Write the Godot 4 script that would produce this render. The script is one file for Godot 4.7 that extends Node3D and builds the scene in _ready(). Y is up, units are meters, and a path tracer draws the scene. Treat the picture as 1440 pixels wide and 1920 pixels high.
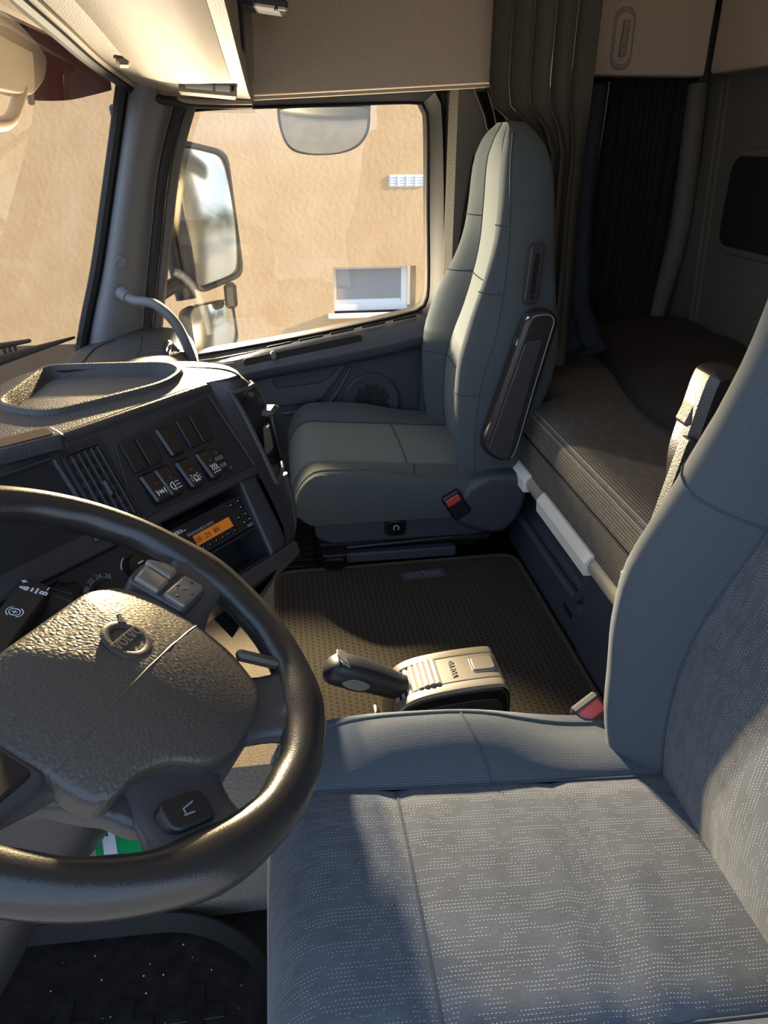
extends Node3D

# ---------------------------------------------------------------- mesh builder
class MB:
	var v := PackedVector3Array()
	var uv := PackedVector2Array()
	var idx := PackedInt32Array()
	func add(p: Vector3, u := Vector2.ZERO) -> int:
		v.append(p); uv.append(u); return v.size() - 1
	func tri(a: int, b: int, c: int) -> void:
		idx.append(a); idx.append(b); idx.append(c)
	func quad(a: int, b: int, c: int, d: int) -> void:
		tri(a, b, c); tri(a, c, d)
	func mesh(crease_deg := 42.0, orient := true) -> ArrayMesh:
		var n := idx.size() / 3
		var mid := Vector3.ZERO
		for p in v: mid += p
		mid /= maxf(1.0, v.size())
		var vol := 0.0
		for t in n:
			vol += (v[idx[3 * t]] - mid).dot((v[idx[3 * t + 1]] - mid).cross(v[idx[3 * t + 2]] - mid))
		var flip := orient and vol > 0.0
		var fn := PackedVector3Array(); fn.resize(n)
		var at := {}
		var keys := []
		keys.resize(v.size())
		for i in v.size():
			keys[i] = Vector3i(roundi(v[i].x * 20000.0), roundi(v[i].y * 20000.0), roundi(v[i].z * 20000.0))
		for t in n:
			var a := idx[3 * t]
			var b := idx[3 * t + 1]
			var c := idx[3 * t + 2]
			if flip:
				idx[3 * t + 1] = c; idx[3 * t + 2] = b
				var s := b; b = c; c = s
			var nn := (v[c] - v[a]).cross(v[b] - v[a])
			fn[t] = nn
			for q in [a, b, c]:
				var k = keys[q]
				if at.has(k): at[k].append(t)
				else: at[k] = [t]
		var V := PackedVector3Array(); V.resize(n * 3)
		var U := PackedVector2Array(); U.resize(n * 3)
		var N := PackedVector3Array(); N.resize(n * 3)
		var lim := cos(deg_to_rad(crease_deg))
		var m := 0
		for t in n:
			var f := fn[t]
			var l := f.length()
			if l < 1e-12: continue
			var fu := f / l
			for j in 3:
				var i := idx[3 * t + j]
				var s := Vector3.ZERO
				for o in at[keys[i]]:
					var g: Vector3 = fn[o]
					var gl := g.length()
					if gl > 1e-12 and g.dot(fu) / gl > lim: s += g
				V[m] = v[i]; U[m] = uv[i]; N[m] = s.normalized() if s.length() > 1e-14 else fu
				m += 1
		V.resize(m); U.resize(m); N.resize(m)
		var arr := []
		arr.resize(Mesh.ARRAY_MAX)
		arr[Mesh.ARRAY_VERTEX] = V; arr[Mesh.ARRAY_NORMAL] = N; arr[Mesh.ARRAY_TEX_UV] = U
		var am := ArrayMesh.new()
		am.add_surface_from_arrays(Mesh.PRIMITIVE_TRIANGLES, arr)
		return am

var M := {}
var counts := {}

func numbered(parent: Node, called: String) -> String:
	var k := str(parent.get_instance_id()) + called
	var n: int = counts.get(k, 0)
	counts[k] = n + 1
	return called if n == 0 else "%s_%03d" % [called, n]

func thing(called: String, label: String, category: String, at := Vector3.ZERO, group := "") -> Node3D:
	var o := Node3D.new()
	o.name = numbered(self, called)
	add_child(o)
	o.position = at
	o.set_meta("label", label); o.set_meta("category", category)
	if group: o.set_meta("group", group)
	return o

func structure(called: String, label: String) -> Node3D:
	var o := Node3D.new()
	o.name = numbered(self, called)
	add_child(o)
	o.set_meta("kind", "structure"); o.set_meta("label", label)
	return o

# all builders work in world coordinates; a part is moved into its parent's frame on commit
func part(parent: Node3D, called: String, b: MB, m: Material, crease := 42.0, orient := true) -> MeshInstance3D:
	var o := MeshInstance3D.new()
	o.name = numbered(parent, called)
	var off := Vector3.ZERO
	var p: Node = parent
	while p is Node3D and p != self:
		off += p.position; p = p.get_parent()
	for i in b.v.size(): b.v[i] -= off
	o.mesh = b.mesh(crease, orient)
	o.material_override = m
	parent.add_child(o, true)
	return o

func lab(o: Node, label: String) -> Node:
	o.set_meta("label", label); return o

# ---------------------------------------------------------------- shapes
func fr(o: Vector3, ex: Vector3, ey: Vector3, ez: Vector3) -> Transform3D:
	return Transform3D(Basis(ex.normalized(), ey.normalized(), ez.normalized()), o)

func box(b: MB, t: Transform3D, size: Vector3, r := 0.003) -> MB:
	var h := size / 2.0
	r = minf(r, minf(h.x, minf(h.y, h.z)) * 0.95)
	var ids := {}
	for sx in [-1, 1]:
		for sy in [-1, 1]:
			for sz in [-1, 1]:
				var c := Vector3(sx * h.x, sy * h.y, sz * h.z)
				var s := Vector3(sx, sy, sz)
				for a in 3:
					var p := c
					for e in 3:
						if e != a: p[e] -= s[e] * r
					ids[[sx, sy, sz, a]] = b.add(t * p, Vector2(p.x + p.z, p.y + p.z))
	for a in 3:
		var u := (a + 1) % 3
		var w := (a + 2) % 3
		for s in [-1, 1]:
			var q := []
			for st in [[-1, -1], [1, -1], [1, 1], [-1, 1]]:
				var k := [0, 0, 0]
				k[a] = s; k[u] = st[0]; k[w] = st[1]
				q.append(ids[[k[0], k[1], k[2], a]])
			if s > 0: b.quad(q[0], q[1], q[2], q[3])
			else: b.quad(q[3], q[2], q[1], q[0])
		# edges along a
		for su in [-1, 1]:
			for sw in [-1, 1]:
				var k0 := [0, 0, 0]
				var k1 := [0, 0, 0]
				k0[a] = -1; k1[a] = 1
				k0[u] = su; k1[u] = su; k0[w] = sw; k1[w] = sw
				var p0 = ids[[k0[0], k0[1], k0[2], u]]
				var p1 = ids[[k1[0], k1[1], k1[2], u]]
				var p2 = ids[[k1[0], k1[1], k1[2], w]]
				var p3 = ids[[k0[0], k0[1], k0[2], w]]
				if su * sw > 0: b.quad(p0, p3, p2, p1)
				else: b.quad(p0, p1, p2, p3)
	for sx in [-1, 1]:
		for sy in [-1, 1]:
			for sz in [-1, 1]:
				var c0 = ids[[sx, sy, sz, 0]]
				var c1 = ids[[sx, sy, sz, 1]]
				var c2 = ids[[sx, sy, sz, 2]]
				if sx * sy * sz > 0: b.tri(c0, c1, c2)
				else: b.tri(c0, c2, c1)
	# boxes are wound counter-clockwise; mesh() turns the whole thing if needed
	return b

func bx(x0: float, x1: float, y0: float, y1: float, z0: float, z1: float, r := 0.004, b: MB = null) -> MB:
	if b == null: b = MB.new()
	return box(b, Transform3D(Basis(), Vector3((x0 + x1) / 2, (y0 + y1) / 2, (z0 + z1) / 2)), Vector3(absf(x1 - x0), absf(y1 - y0), absf(z1 - z0)), r)

func smooth(pts: Array, n := 6, closed := false) -> Array:
	var out := []
	var c := pts.size()
	var last := c if closed else c - 1
	for i in last:
		var p0 = pts[(i - 1 + c) % c] if closed or i > 0 else pts[i]
		var p1 = pts[i]
		var p2 = pts[(i + 1) % c]
		var p3 = pts[(i + 2) % c] if closed or i + 2 < c else p2
		for k in n:
			out.append(p1.cubic_interpolate(p2, p0, p3, float(k) / n))
	if not closed: out.append(pts[c - 1])
	return out

func rrect(w: float, h: float, r: float, n := 4) -> Array:
	var out := []
	for q in 4:
		var c := Vector2((w / 2 - r) * [1, -1, -1, 1][q], (h / 2 - r) * [1, 1, -1, -1][q])
		for k in n + 1:
			var a := (q + float(k) / n) * PI / 2
			out.append(c + Vector2(cos(a), sin(a)) * r)
	return out

func corners(pts: Array, r: float, n := 4) -> Array:   # rounds the corners of a closed outline
	var out := []
	var c := pts.size()
	for i in c:
		var p: Vector2 = pts[i]
		var a: Vector2 = pts[(i - 1 + c) % c]
		var d: Vector2 = pts[(i + 1) % c]
		var ra := minf(r, p.distance_to(a) * 0.48)
		var rd := minf(r, p.distance_to(d) * 0.48)
		var s := p + (a - p).normalized() * ra
		var e := p + (d - p).normalized() * rd
		for k in n + 1:
			var t := float(k) / n
			out.append(s.lerp(p, t).lerp(p.lerp(e, t), t))
	return out

func inset(pts: Array, d: float) -> Array:
	var c := pts.size()
	var area := 0.0
	for i in c: area += pts[i].cross(pts[(i + 1) % c])
	var s := 1.0 if area > 0 else -1.0
	var out := []
	for i in c:
		var p: Vector2 = pts[i]
		var e0: Vector2 = (p - pts[(i - 1 + c) % c]).normalized()
		var e1: Vector2 = (pts[(i + 1) % c] - p).normalized()
		var nn := (Vector2(-e0.y, e0.x) + Vector2(-e1.y, e1.x)) * s
		var l := nn.length()
		out.append(p + (nn / l * d / maxf(0.35, l / 2.0) if l > 1e-6 else Vector2.ZERO))
	return out

# outline in the frame's xy, from z0 (back) to z1 (front), front edge bevelled
func prism(b: MB, t: Transform3D, pts: Array, z0: float, z1: float, bev := 0.002, back_bev := false) -> MB:
	var loops := []
	var s := signf(z1 - z0)
	if back_bev: loops.append([inset(pts, bev), z0])
	loops.append([pts, z0 + (bev * s if back_bev else 0.0)])
	if bev > 0.0:
		loops.append([pts, z1 - bev * s])
		loops.append([inset(pts, bev * 0.35), z1 - bev * 0.35 * s])
		loops.append([inset(pts, bev), z1])
	else:
		loops.append([pts, z1])
	var c := pts.size()
	var rows := []
	for l in loops:
		var row := []
		for p in l[0]: row.append(b.add(t * Vector3(p.x, p.y, l[1]), Vector2(p.x, p.y)))
		rows.append(row)
	for i in rows.size() - 1:
		for k in c:
			var k2 := (k + 1) % c
			b.quad(rows[i][k], rows[i + 1][k], rows[i + 1][k2], rows[i][k2])
	for e in [0, rows.size() - 1]:
		var poly := PackedVector2Array()
		for p in loops[e][0]: poly.append(p)
		var tr := Geometry2D.triangulate_polygon(poly)
		if tr.is_empty():
			for i in range(1, c - 1): tr.append_array(PackedInt32Array([0, i, i + 1]))
		var area := 0.0
		for i in c: area += poly[i].cross(poly[(i + 1) % c])
		for i in tr.size() / 3:
			var q := [tr[3 * i], tr[3 * i + 1], tr[3 * i + 2]]
			var ar := (poly[q[1]] - poly[q[0]]).cross(poly[q[2]] - poly[q[0]])
			# side quads (row0[k], row1[k], row1[k2]) face outward-inward by area and s: match them
			var up := (ar > 0) == (area > 0)
			var want: bool = (e == 0)
			if up == want: b.tri(rows[e][q[0]], rows[e][q[1]], rows[e][q[2]])
			else: b.tri(rows[e][q[0]], rows[e][q[2]], rows[e][q[1]])
	return b

func tube(b: MB, pts: Array, r, sides := 8, closed := false, flat := 1.0, up := Vector3.ZERO) -> MB:
	var n := pts.size()
	var rows := []
	var prev := Vector3.ZERO
	for i in n:
		var d: Vector3
		if closed: d = (pts[(i + 1) % n] - pts[(i - 1 + n) % n])
		else: d = pts[mini(i + 1, n - 1)] - pts[maxi(i - 1, 0)]
		d = d.normalized()
		var x: Vector3
		if up != Vector3.ZERO: x = up.cross(d)
		elif prev == Vector3.ZERO: x = (Vector3.UP if absf(d.y) < 0.9 else Vector3.RIGHT).cross(d)
		else: x = prev - d * prev.dot(d)
		x = x.normalized()
		prev = x
		var y := d.cross(x)
		var rr: float = r[i] if r is Array else r
		var row := []
		for k in sides:
			var a := TAU * k / sides
			row.append(b.add(pts[i] + (x * cos(a) + y * sin(a) * flat) * rr, Vector2(float(k) / sides, float(i))))
		rows.append(row)
	for i in (n if closed else n - 1):
		for k in sides:
			var k2 := (k + 1) % sides
			b.quad(rows[i][k], rows[i][k2], rows[(i + 1) % n][k2], rows[(i + 1) % n][k])
	if not closed:
		for k in range(1, sides - 1):
			b.tri(rows[0][0], rows[0][k + 1], rows[0][k])
			b.tri(rows[n - 1][0], rows[n - 1][k], rows[n - 1][k + 1])
	return b

# rows of points; closed round (each row is a ring) or an open sheet
func loft(b: MB, rows: Array, ring := true, cap0 := false, cap1 := false, uvs = null) -> MB:
	var ids := []
	for i in rows.size():
		var row := []
		for k in rows[i].size():
			row.append(b.add(rows[i][k], uvs[i][k] if uvs != null else Vector2(rows[i][k].x + rows[i][k].y * 0.3, rows[i][k].z + rows[i][k].y)))
		ids.append(row)
	var c: int = rows[0].size()
	for i in rows.size() - 1:
		for k in (c if ring else c - 1):
			var k2 := (k + 1) % c
			b.quad(ids[i][k], ids[i][k2], ids[i + 1][k2], ids[i + 1][k])
	for e in [[cap0, 0], [cap1, rows.size() - 1]]:
		if e[0]:
			var m := Vector3.ZERO
			for p in rows[e[1]]: m += p
			var mi := b.add(m / c)
			for k in c:
				var k2 := (k + 1) % c
				if e[1] == 0: b.tri(ids[0][k2], ids[0][k], mi)
				else: b.tri(ids[e[1]][k], ids[e[1]][k2], mi)
	return b

func lathe(b: MB, t: Transform3D, prof: Array, n := 24) -> MB:   # profile of (radius, height along z)
	var rows := []
	for p in prof:
		var row := []
		for k in n:
			var a := TAU * k / n
			row.append(t * Vector3(cos(a) * maxf(p.x, 1e-4), sin(a) * maxf(p.x, 1e-4), p.y))
		rows.append(row)
	return loft(b, rows, true, true, true)

func lerp_tab(tab: Array, x: float) -> float:   # smooth table lookup: [[x, y], ...]
	if x <= tab[0][0]: return tab[0][1]
	for i in tab.size() - 1:
		if x <= tab[i + 1][0]:
			var t: float = (x - tab[i][0]) / (tab[i + 1][0] - tab[i][0])
			var y0: float = tab[maxi(i - 1, 0)][1]
			var y3: float = tab[mini(i + 2, tab.size() - 1)][1]
			return cubic_interpolate(tab[i][1], tab[i + 1][1], y0, y3, t)
	return tab[-1][1]

func words(parent: Node3D, called: String, s: String, t: Transform3D, height: float, m: Material, depth := 0.0004, font := "Droid Sans") -> MeshInstance3D:
	var tm := TextMesh.new()
	var f := SystemFont.new()
	f.font_names = PackedStringArray([font])
	f.font_weight = 700
	tm.font = f
	tm.text = s
	tm.font_size = 64
	tm.pixel_size = height / 46.0
	tm.depth = depth
	tm.curve_step = 2.0
	var o := MeshInstance3D.new()
	o.name = numbered(parent, called)
	o.mesh = tm
	o.material_override = m
	var off := Vector3.ZERO
	var p: Node = parent
	while p is Node3D and p != self:
		off += p.position; p = p.get_parent()
	o.transform = Transform3D(t.basis, t.origin - off)
	parent.add_child(o, true)
	return o

# ---------------------------------------------------------------- materials
func noise_img(size: int, freq: float, seed_: int, type := FastNoiseLite.TYPE_SIMPLEX_SMOOTH, oct := 3) -> Image:
	var n := FastNoiseLite.new()
	n.noise_type = type
	n.frequency = freq
	n.seed = seed_
	n.fractal_octaves = oct
	if type == FastNoiseLite.TYPE_CELLULAR:
		n.cellular_return_type = FastNoiseLite.RETURN_DISTANCE2_SUB
		n.fractal_type = FastNoiseLite.FRACTAL_NONE
	var im := n.get_seamless_image(size, size)
	im.convert(Image.FORMAT_L8)
	return im

func tex(im: Image) -> ImageTexture:
	im.generate_mipmaps()
	return ImageTexture.create_from_image(im)

func normal_of(im: Image, strength: float) -> ImageTexture:
	var c := im.duplicate() as Image
	c.convert(Image.FORMAT_RGBA8)
	c.bump_map_to_normal_map(strength)
	return tex(c)

func ramp_img(im: Image, c0: Color, c1: Color, gain := 1.0) -> Image:
	var w := im.get_width()
	var h := im.get_height()
	var src := im.get_data()
	var dst := PackedByteArray()
	dst.resize(w * h * 3)
	for i in w * h:
		var t := clampf((src[i] / 255.0 - 0.5) * gain + 0.5, 0, 1)
		dst[3 * i] = int(255 * lerpf(c0.r, c1.r, t))
		dst[3 * i + 1] = int(255 * lerpf(c0.g, c1.g, t))
		dst[3 * i + 2] = int(255 * lerpf(c0.b, c1.b, t))
	return Image.create_from_data(w, h, false, Image.FORMAT_RGB8, dst)

func paint(size: int, f: Callable) -> Image:
	var dst := PackedByteArray()
	dst.resize(size * size * 3)
	var i := 0
	for y in size:
		for x in size:
			var c: Color = f.call(x, y)
			dst[i] = int(clampf(c.r, 0, 1) * 255); dst[i + 1] = int(clampf(c.g, 0, 1) * 255); dst[i + 2] = int(clampf(c.b, 0, 1) * 255)
			i += 3
	return Image.create_from_data(size, size, false, Image.FORMAT_RGB8, dst)

func rgb(r: int, g: int, b: int) -> Color:
	return Color8(r, g, b)

func mat(c: Color, rough := 0.6, metal := 0.0, spec := 0.5) -> StandardMaterial3D:
	var m := StandardMaterial3D.new()
	m.albedo_color = c
	m.roughness = rough
	m.metallic = metal
	m.metallic_specular = spec
	return m

func grain(m: StandardMaterial3D, n: ImageTexture, per_m: float, k := 1.0) -> StandardMaterial3D:
	m.normal_enabled = true
	m.normal_texture = n
	m.normal_scale = k
	m.uv1_triplanar = true
	m.uv1_world_triplanar = true
	m.uv1_scale = Vector3.ONE * per_m
	return m

func make_materials() -> void:
	var fine := normal_of(noise_img(256, 0.09, 3, FastNoiseLite.TYPE_SIMPLEX_SMOOTH, 2), 3.0)
	var cell := noise_img(512, 0.045, 5, FastNoiseLite.TYPE_CELLULAR)
	var leather := normal_of(cell, 5.0)
	M.dash = grain(mat(rgb(41, 42, 47), 0.42), fine, 14.0, 0.5)
	M.dash_top = grain(mat(rgb(58, 57, 57), 0.6), fine, 12.0, 1.1)
	M.panel = grain(mat(rgb(27, 28, 33), 0.5), fine, 16.0, 0.35)
	M.black = mat(rgb(20, 20, 24), 0.45)
	M.gloss = mat(rgb(18, 18, 22), 0.18)
	M.rubber = mat(rgb(20, 20, 22), 0.6)
	M.void = mat(rgb(9, 9, 11), 0.8)  # near-black that paints in the dark of holes and recesses
	M.door = grain(mat(rgb(66, 71, 80), 0.5), fine, 12.0, 0.5)
	M.door_dark = grain(mat(rgb(54, 60, 70), 0.55), fine, 12.0, 0.5)
	M.pillar = grain(mat(rgb(104, 106, 110), 0.5), fine, 12.0, 0.4)
	M.wheel = grain(mat(rgb(34, 33, 33), 0.3), fine, 18.0, 0.16)
	M.hub = grain(mat(rgb(62, 58, 54), 0.42), leather, 10.0, 0.6)
	M.hub_plain = grain(mat(rgb(54, 53, 55), 0.42), fine, 18.0, 0.25)
	M.worn = mat(rgb(62, 58, 52), 0.36)
	M.lever = mat(rgb(32, 35, 42), 0.38)
	M.lever_button = mat(rgb(112, 116, 122), 0.32, 0.3)
	M.button = mat(rgb(118, 112, 103), 0.35, 0.3)
	M.silver = mat(rgb(122, 117, 107), 0.42, 0.3)
	M.chrome = mat(rgb(200, 202, 206), 0.2, 1.0)
	M.steel = mat(rgb(120, 120, 122), 0.4, 0.8)
	M.arm = grain(mat(rgb(38, 36, 37), 0.36), leather, 14.0, 0.35)
	M.arm_plain = grain(mat(rgb(52, 51, 54), 0.5), fine, 12.0, 0.5)
	M.seat_plastic = grain(mat(rgb(58, 64, 74), 0.5), fine, 12.0, 0.5)
	M.white_print = mat(rgb(206, 208, 210), 0.6)
	M.grey_print = mat(rgb(120, 122, 126), 0.6)
	M.red = mat(rgb(176, 62, 62), 0.4)
	M.tape = mat(rgb(226, 224, 216), 0.5)
	M.beige_rail = mat(rgb(150, 142, 128), 0.5)
	M.green = mat(rgb(26, 148, 84), 0.4)
	M.ink = mat(rgb(16, 20, 24), 0.6)
	M.paper = mat(rgb(205, 212, 222), 0.7)
	M.amber = mat(rgb(205, 116, 26), 0.5)
	M.amber.emission_enabled = true
	M.amber.emission = rgb(205, 110, 20)
	M.amber.emission_energy_multiplier = 0.05
	M.lens = mat(rgb(214, 212, 204), 0.15)
	M.red_visor = mat(rgb(150, 82, 70), 0.35)
	M.beige_shell = mat(rgb(206, 180, 146), 0.6)
	M.mirror = mat(rgb(176, 176, 168), 0.08, 0.95)
	M.dusty_mirror = mat(rgb(190, 192, 184), 0.12, 0.92)
	M.frame_white = mat(rgb(226, 226, 224), 0.5)
	M.frosted = mat(rgb(138, 140, 142), 0.3)
	M.sill = mat(rgb(232, 222, 206), 0.7)
	M.pane = mat(Color(0.04, 0.05, 0.045, 0.05), 0.0)
	M.pane.transparency = BaseMaterial3D.TRANSPARENCY_ALPHA
	M.tint = mat(Color(0.05, 0.07, 0.03, 0.12), 0.0)
	M.tint.transparency = BaseMaterial3D.TRANSPARENCY_ALPHA
	# speckled headliner cloth
	var sp := noise_img(512, 0.22, 11, FastNoiseLite.TYPE_SIMPLEX, 2)
	M.head = mat(Color.WHITE, 0.95)
	M.head.albedo_texture = tex(ramp_img(sp, rgb(138, 124, 110), rgb(196, 180, 162), 1.6))
	grain(M.head, normal_of(sp, 1.5), 3.2, 0.4)
	M.head_smooth = grain(mat(rgb(138, 127, 112), 0.7), fine, 10.0, 0.4)
	M.head_trim = grain(mat(rgb(128, 118, 105), 0.6), fine, 10.0, 0.4)
	# carpet of the tunnel
	var cp := noise_img(512, 0.12, 21, FastNoiseLite.TYPE_SIMPLEX, 3)
	M.carpet = mat(Color.WHITE, 0.95)
	M.carpet.albedo_texture = tex(ramp_img(cp, rgb(104, 98, 92), rgb(158, 150, 140), 1.3))
	grain(M.carpet, normal_of(cp, 4.0), 4.0, 0.8)
	# rubber mats
	var rb := noise_img(256, 0.03, 31)
	M.rubber_mat = mat(Color.WHITE, 0.42)
	M.rubber_mat.albedo_texture = tex(ramp_img(rb, rgb(14, 14, 16), rgb(36, 36, 40), 1.2))
	M.rubber_mat.uv1_triplanar = true
	M.rubber_mat.uv1_world_triplanar = true
	M.rubber_mat.uv1_scale = Vector3.ONE * 3.0
	# stucco
	var st := noise_img(1024, 0.022, 41, FastNoiseLite.TYPE_SIMPLEX_SMOOTH, 5)
	var sc := noise_img(512, 0.006, 43, FastNoiseLite.TYPE_SIMPLEX_SMOOTH, 4)
	M.stucco = mat(Color.WHITE, 0.95)
	M.stucco.albedo_texture = tex(ramp_img(sc, rgb(194, 159, 116), rgb(203, 170, 127), 1.2))
	grain(M.stucco, normal_of(st, 7.0), 0.75, 0.16)
	M.ground = mat(Color.WHITE, 0.9)
	M.ground.albedo_texture = tex(ramp_img(noise_img(512, 0.02, 47, FastNoiseLite.TYPE_SIMPLEX, 4), rgb(168, 160, 148), rgb(200, 192, 178), 1.2))
	M.ground.uv1_triplanar = true
	M.ground.uv1_world_triplanar = true
	M.ground.uv1_scale = Vector3.ONE * 0.4
	M.leaf = mat(rgb(70, 84, 48), 0.8)
	# seat cloth: bolsters, a small-mesh knit; uv in metres
	var knit := func(x: int, y: int) -> Color:
		var q := (y / 8) % 2
		var xx := (x + q * 4) % 8
		var yy := y % 8
		var d := Vector2(xx - 3.5, yy - 3.5).length()
		return Color(1, 1, 1) * clampf(1.06 - 0.10 * d, 0.62, 1.0)
	var kn := paint(128, knit)
	var kl := kn.duplicate() as Image
	kl.convert(Image.FORMAT_L8)
	var knit_n := normal_of(kl, 2.5)
	M.cloth = mat(rgb(88, 98, 109), 0.92)
	M.cloth.albedo_texture = tex(kn)
	M.cloth.normal_enabled = true
	M.cloth.normal_texture = knit_n
	M.cloth.uv1_scale = Vector3(26, 26, 1)
	M.cloth.rim_enabled = true
	M.cloth.rim = 0.25
	M.cloth_pass = M.cloth.duplicate()
	M.cloth_pass.albedo_color = rgb(94, 106, 111)
	M.cloth_pass.uv1_scale = Vector3(40, 40, 1)
	# seat cloth: middle panels, fine ribs with rows of pale stitches
	var rng := RandomNumberGenerator.new()
	rng.seed = 77
	var gate := noise_img(512, 0.03, 51).get_data()
	var soil := noise_img(512, 0.007, 53).get_data()
	var thread := noise_img(512, 0.3, 57, FastNoiseLite.TYPE_SIMPLEX, 1).get_data()
	var rows := []
	for i in 57: rows.append([rng.randi_range(0, 8), rng.randf()])
	var weave := func(x: int, y: int) -> Color:
		var row := y / 9
		var yy := y % 9
		var g: float = gate[y * 512 + (x / 3 if x < 384 else (512 - x))] / 255.0
		var c := Color8(74, 80, 88) * (0.88 + 0.16 * soil[y * 512 + x] / 255.0 + 0.16 * (thread[((y / 2) * 2 % 512) * 512 + (x / 6 * 6)] / 255.0 - 0.5))
		if y % 3 == 0: c = c * 0.88
		var xx: int = (x + rows[row % 57][0]) % 9
		if yy >= 4 and yy <= 5 and xx < 4 and g > 0.26 + 0.34 * rows[row % 57][1]:
			c = c.lerp(Color8(162, 169, 176), 0.7)
		return c
	var wv := paint(512, weave)
	M.insert = mat(Color.WHITE, 0.9)
	M.insert.albedo_texture = tex(wv)
	var wl := wv.duplicate() as Image
	wl.convert(Image.FORMAT_L8)
	M.insert.normal_enabled = true
	M.insert.normal_texture = normal_of(wl, 1.2)
	M.insert.uv1_scale = Vector3(4.2, 4.2, 1)
	M.insert.rim_enabled = true
	M.insert.rim = 0.25
	M.insert_pass = mat(Color.WHITE, 0.92)
	M.insert_pass.albedo_texture = tex(ramp_img(noise_img(512, 0.16, 61, FastNoiseLite.TYPE_SIMPLEX, 2), rgb(90, 98, 100), rgb(118, 125, 124), 1.0))
	M.insert_pass.uv1_scale = Vector3(6, 22, 1)
	M.seam = mat(rgb(58, 65, 74), 0.9)
	M.seam_pale = mat(rgb(150, 156, 158), 0.9)
	# mattress cover: dark cloth with pale dots
	var dots := func(x: int, y: int) -> Color:
		var q := (y / 8) % 2
		var d := Vector2((x + q * 4) % 8 - 3.5, y % 8 - 3.5).length()
		var c := Color8(66, 63, 60)
		if d < 2.3: c = Color8(142, 136, 126)
		return c * (0.9 + 0.2 * soil[(y * 4 % 512) * 512 + (x * 4) % 512] / 255.0)
	var dt := paint(128, dots)
	M.mattress = mat(Color.WHITE, 0.95)
	M.mattress.albedo_texture = tex(dt)
	M.mattress.uv1_scale = Vector3(10, 10, 1)
	M.blanket = mat(rgb(44, 38, 33), 0.95)
	M.curtain = mat(rgb(108, 100, 86), 0.9)
	M.curtain.albedo_texture = tex(kn)
	M.curtain.uv1_scale = Vector3(17, 17, 1)
	M.curtain_dark = mat(rgb(24, 22, 21), 0.95)
	M.curtain_blue = mat(rgb(36, 42, 50), 0.9)
	M.wall_in = grain(mat(rgb(88, 84, 77), 0.8), fine, 8.0, 0.6)
	# woven tunnel mat: ribs with small holes, uv in metres
	var ribs := func(x: int, y: int) -> Color:
		var xx := x % 32
		var yy := (y + (16 if (x / 32) % 2 == 1 else 0)) % 32
		var half := 13.0 - absf(yy - 16.0) * 0.7
		var hole := absf(xx - 16) < half * (0.35 + 0.65 * (yy - 6) / 20.0) and yy > 6 and yy < 26
		var c := Color8(52, 48, 43) * (0.8 + 0.4 * thread[y * 4 % 512 * 512 + x * 4 % 512] / 255.0)
		if hole: c = Color8(20, 19, 18)
		return c
	var ri := paint(128, ribs)
	var rl := ri.duplicate() as Image
	rl.convert(Image.FORMAT_L8)
	M.mat_weave = mat(Color.WHITE, 0.95)
	M.mat_weave.albedo_texture = tex(ri)
	M.mat_weave.normal_enabled = true
	M.mat_weave.normal_texture = normal_of(rl, 5.0)
	M.mat_weave.uv1_scale = Vector3(20, 20, 1)
	M.mat_edge = mat(rgb(62, 56, 48), 0.9)
	# grille of the dashboard tray
	var hexes := func(x: int, y: int) -> Color:
		var xx := (x + (8 if (y / 12) % 2 == 1 else 0)) % 16
		var yy := y % 12
		var d := Vector2((xx - 8) / 1.25, yy - 6).length()
		return Color8(22, 22, 24) if d < 3.6 else Color8(104, 100, 96)
	var hx := paint(192, hexes)
	var hl := hx.duplicate() as Image
	hl.convert(Image.FORMAT_L8)
	M.grille = mat(Color.WHITE, 0.45)
	M.grille.albedo_texture = tex(hx)
	M.grille.normal_enabled = true
	M.grille.normal_texture = normal_of(hl, 4.0)
	M.grille.uv1_scale = Vector3(18, 18, 1)

# ---------------------------------------------------------------- scene
const WC := Vector3(-0.18, 0.618, -0.528)      # middle of the steering wheel
const D0 := Vector3(-0.1494, 0.5611, -1.0641)  # middle of the switch panel
const DH := Vector3(0.65606, 0, -0.75471)
const DV := Vector3(0.42203, -0.82904, 0.36686)
const DN := Vector3(0.62568, 0.55919, 0.5439)
var DF: Transform3D    # dashboard frame: x along the panel, y up it, z out of it
var WF: Transform3D    # wheel frame

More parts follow.
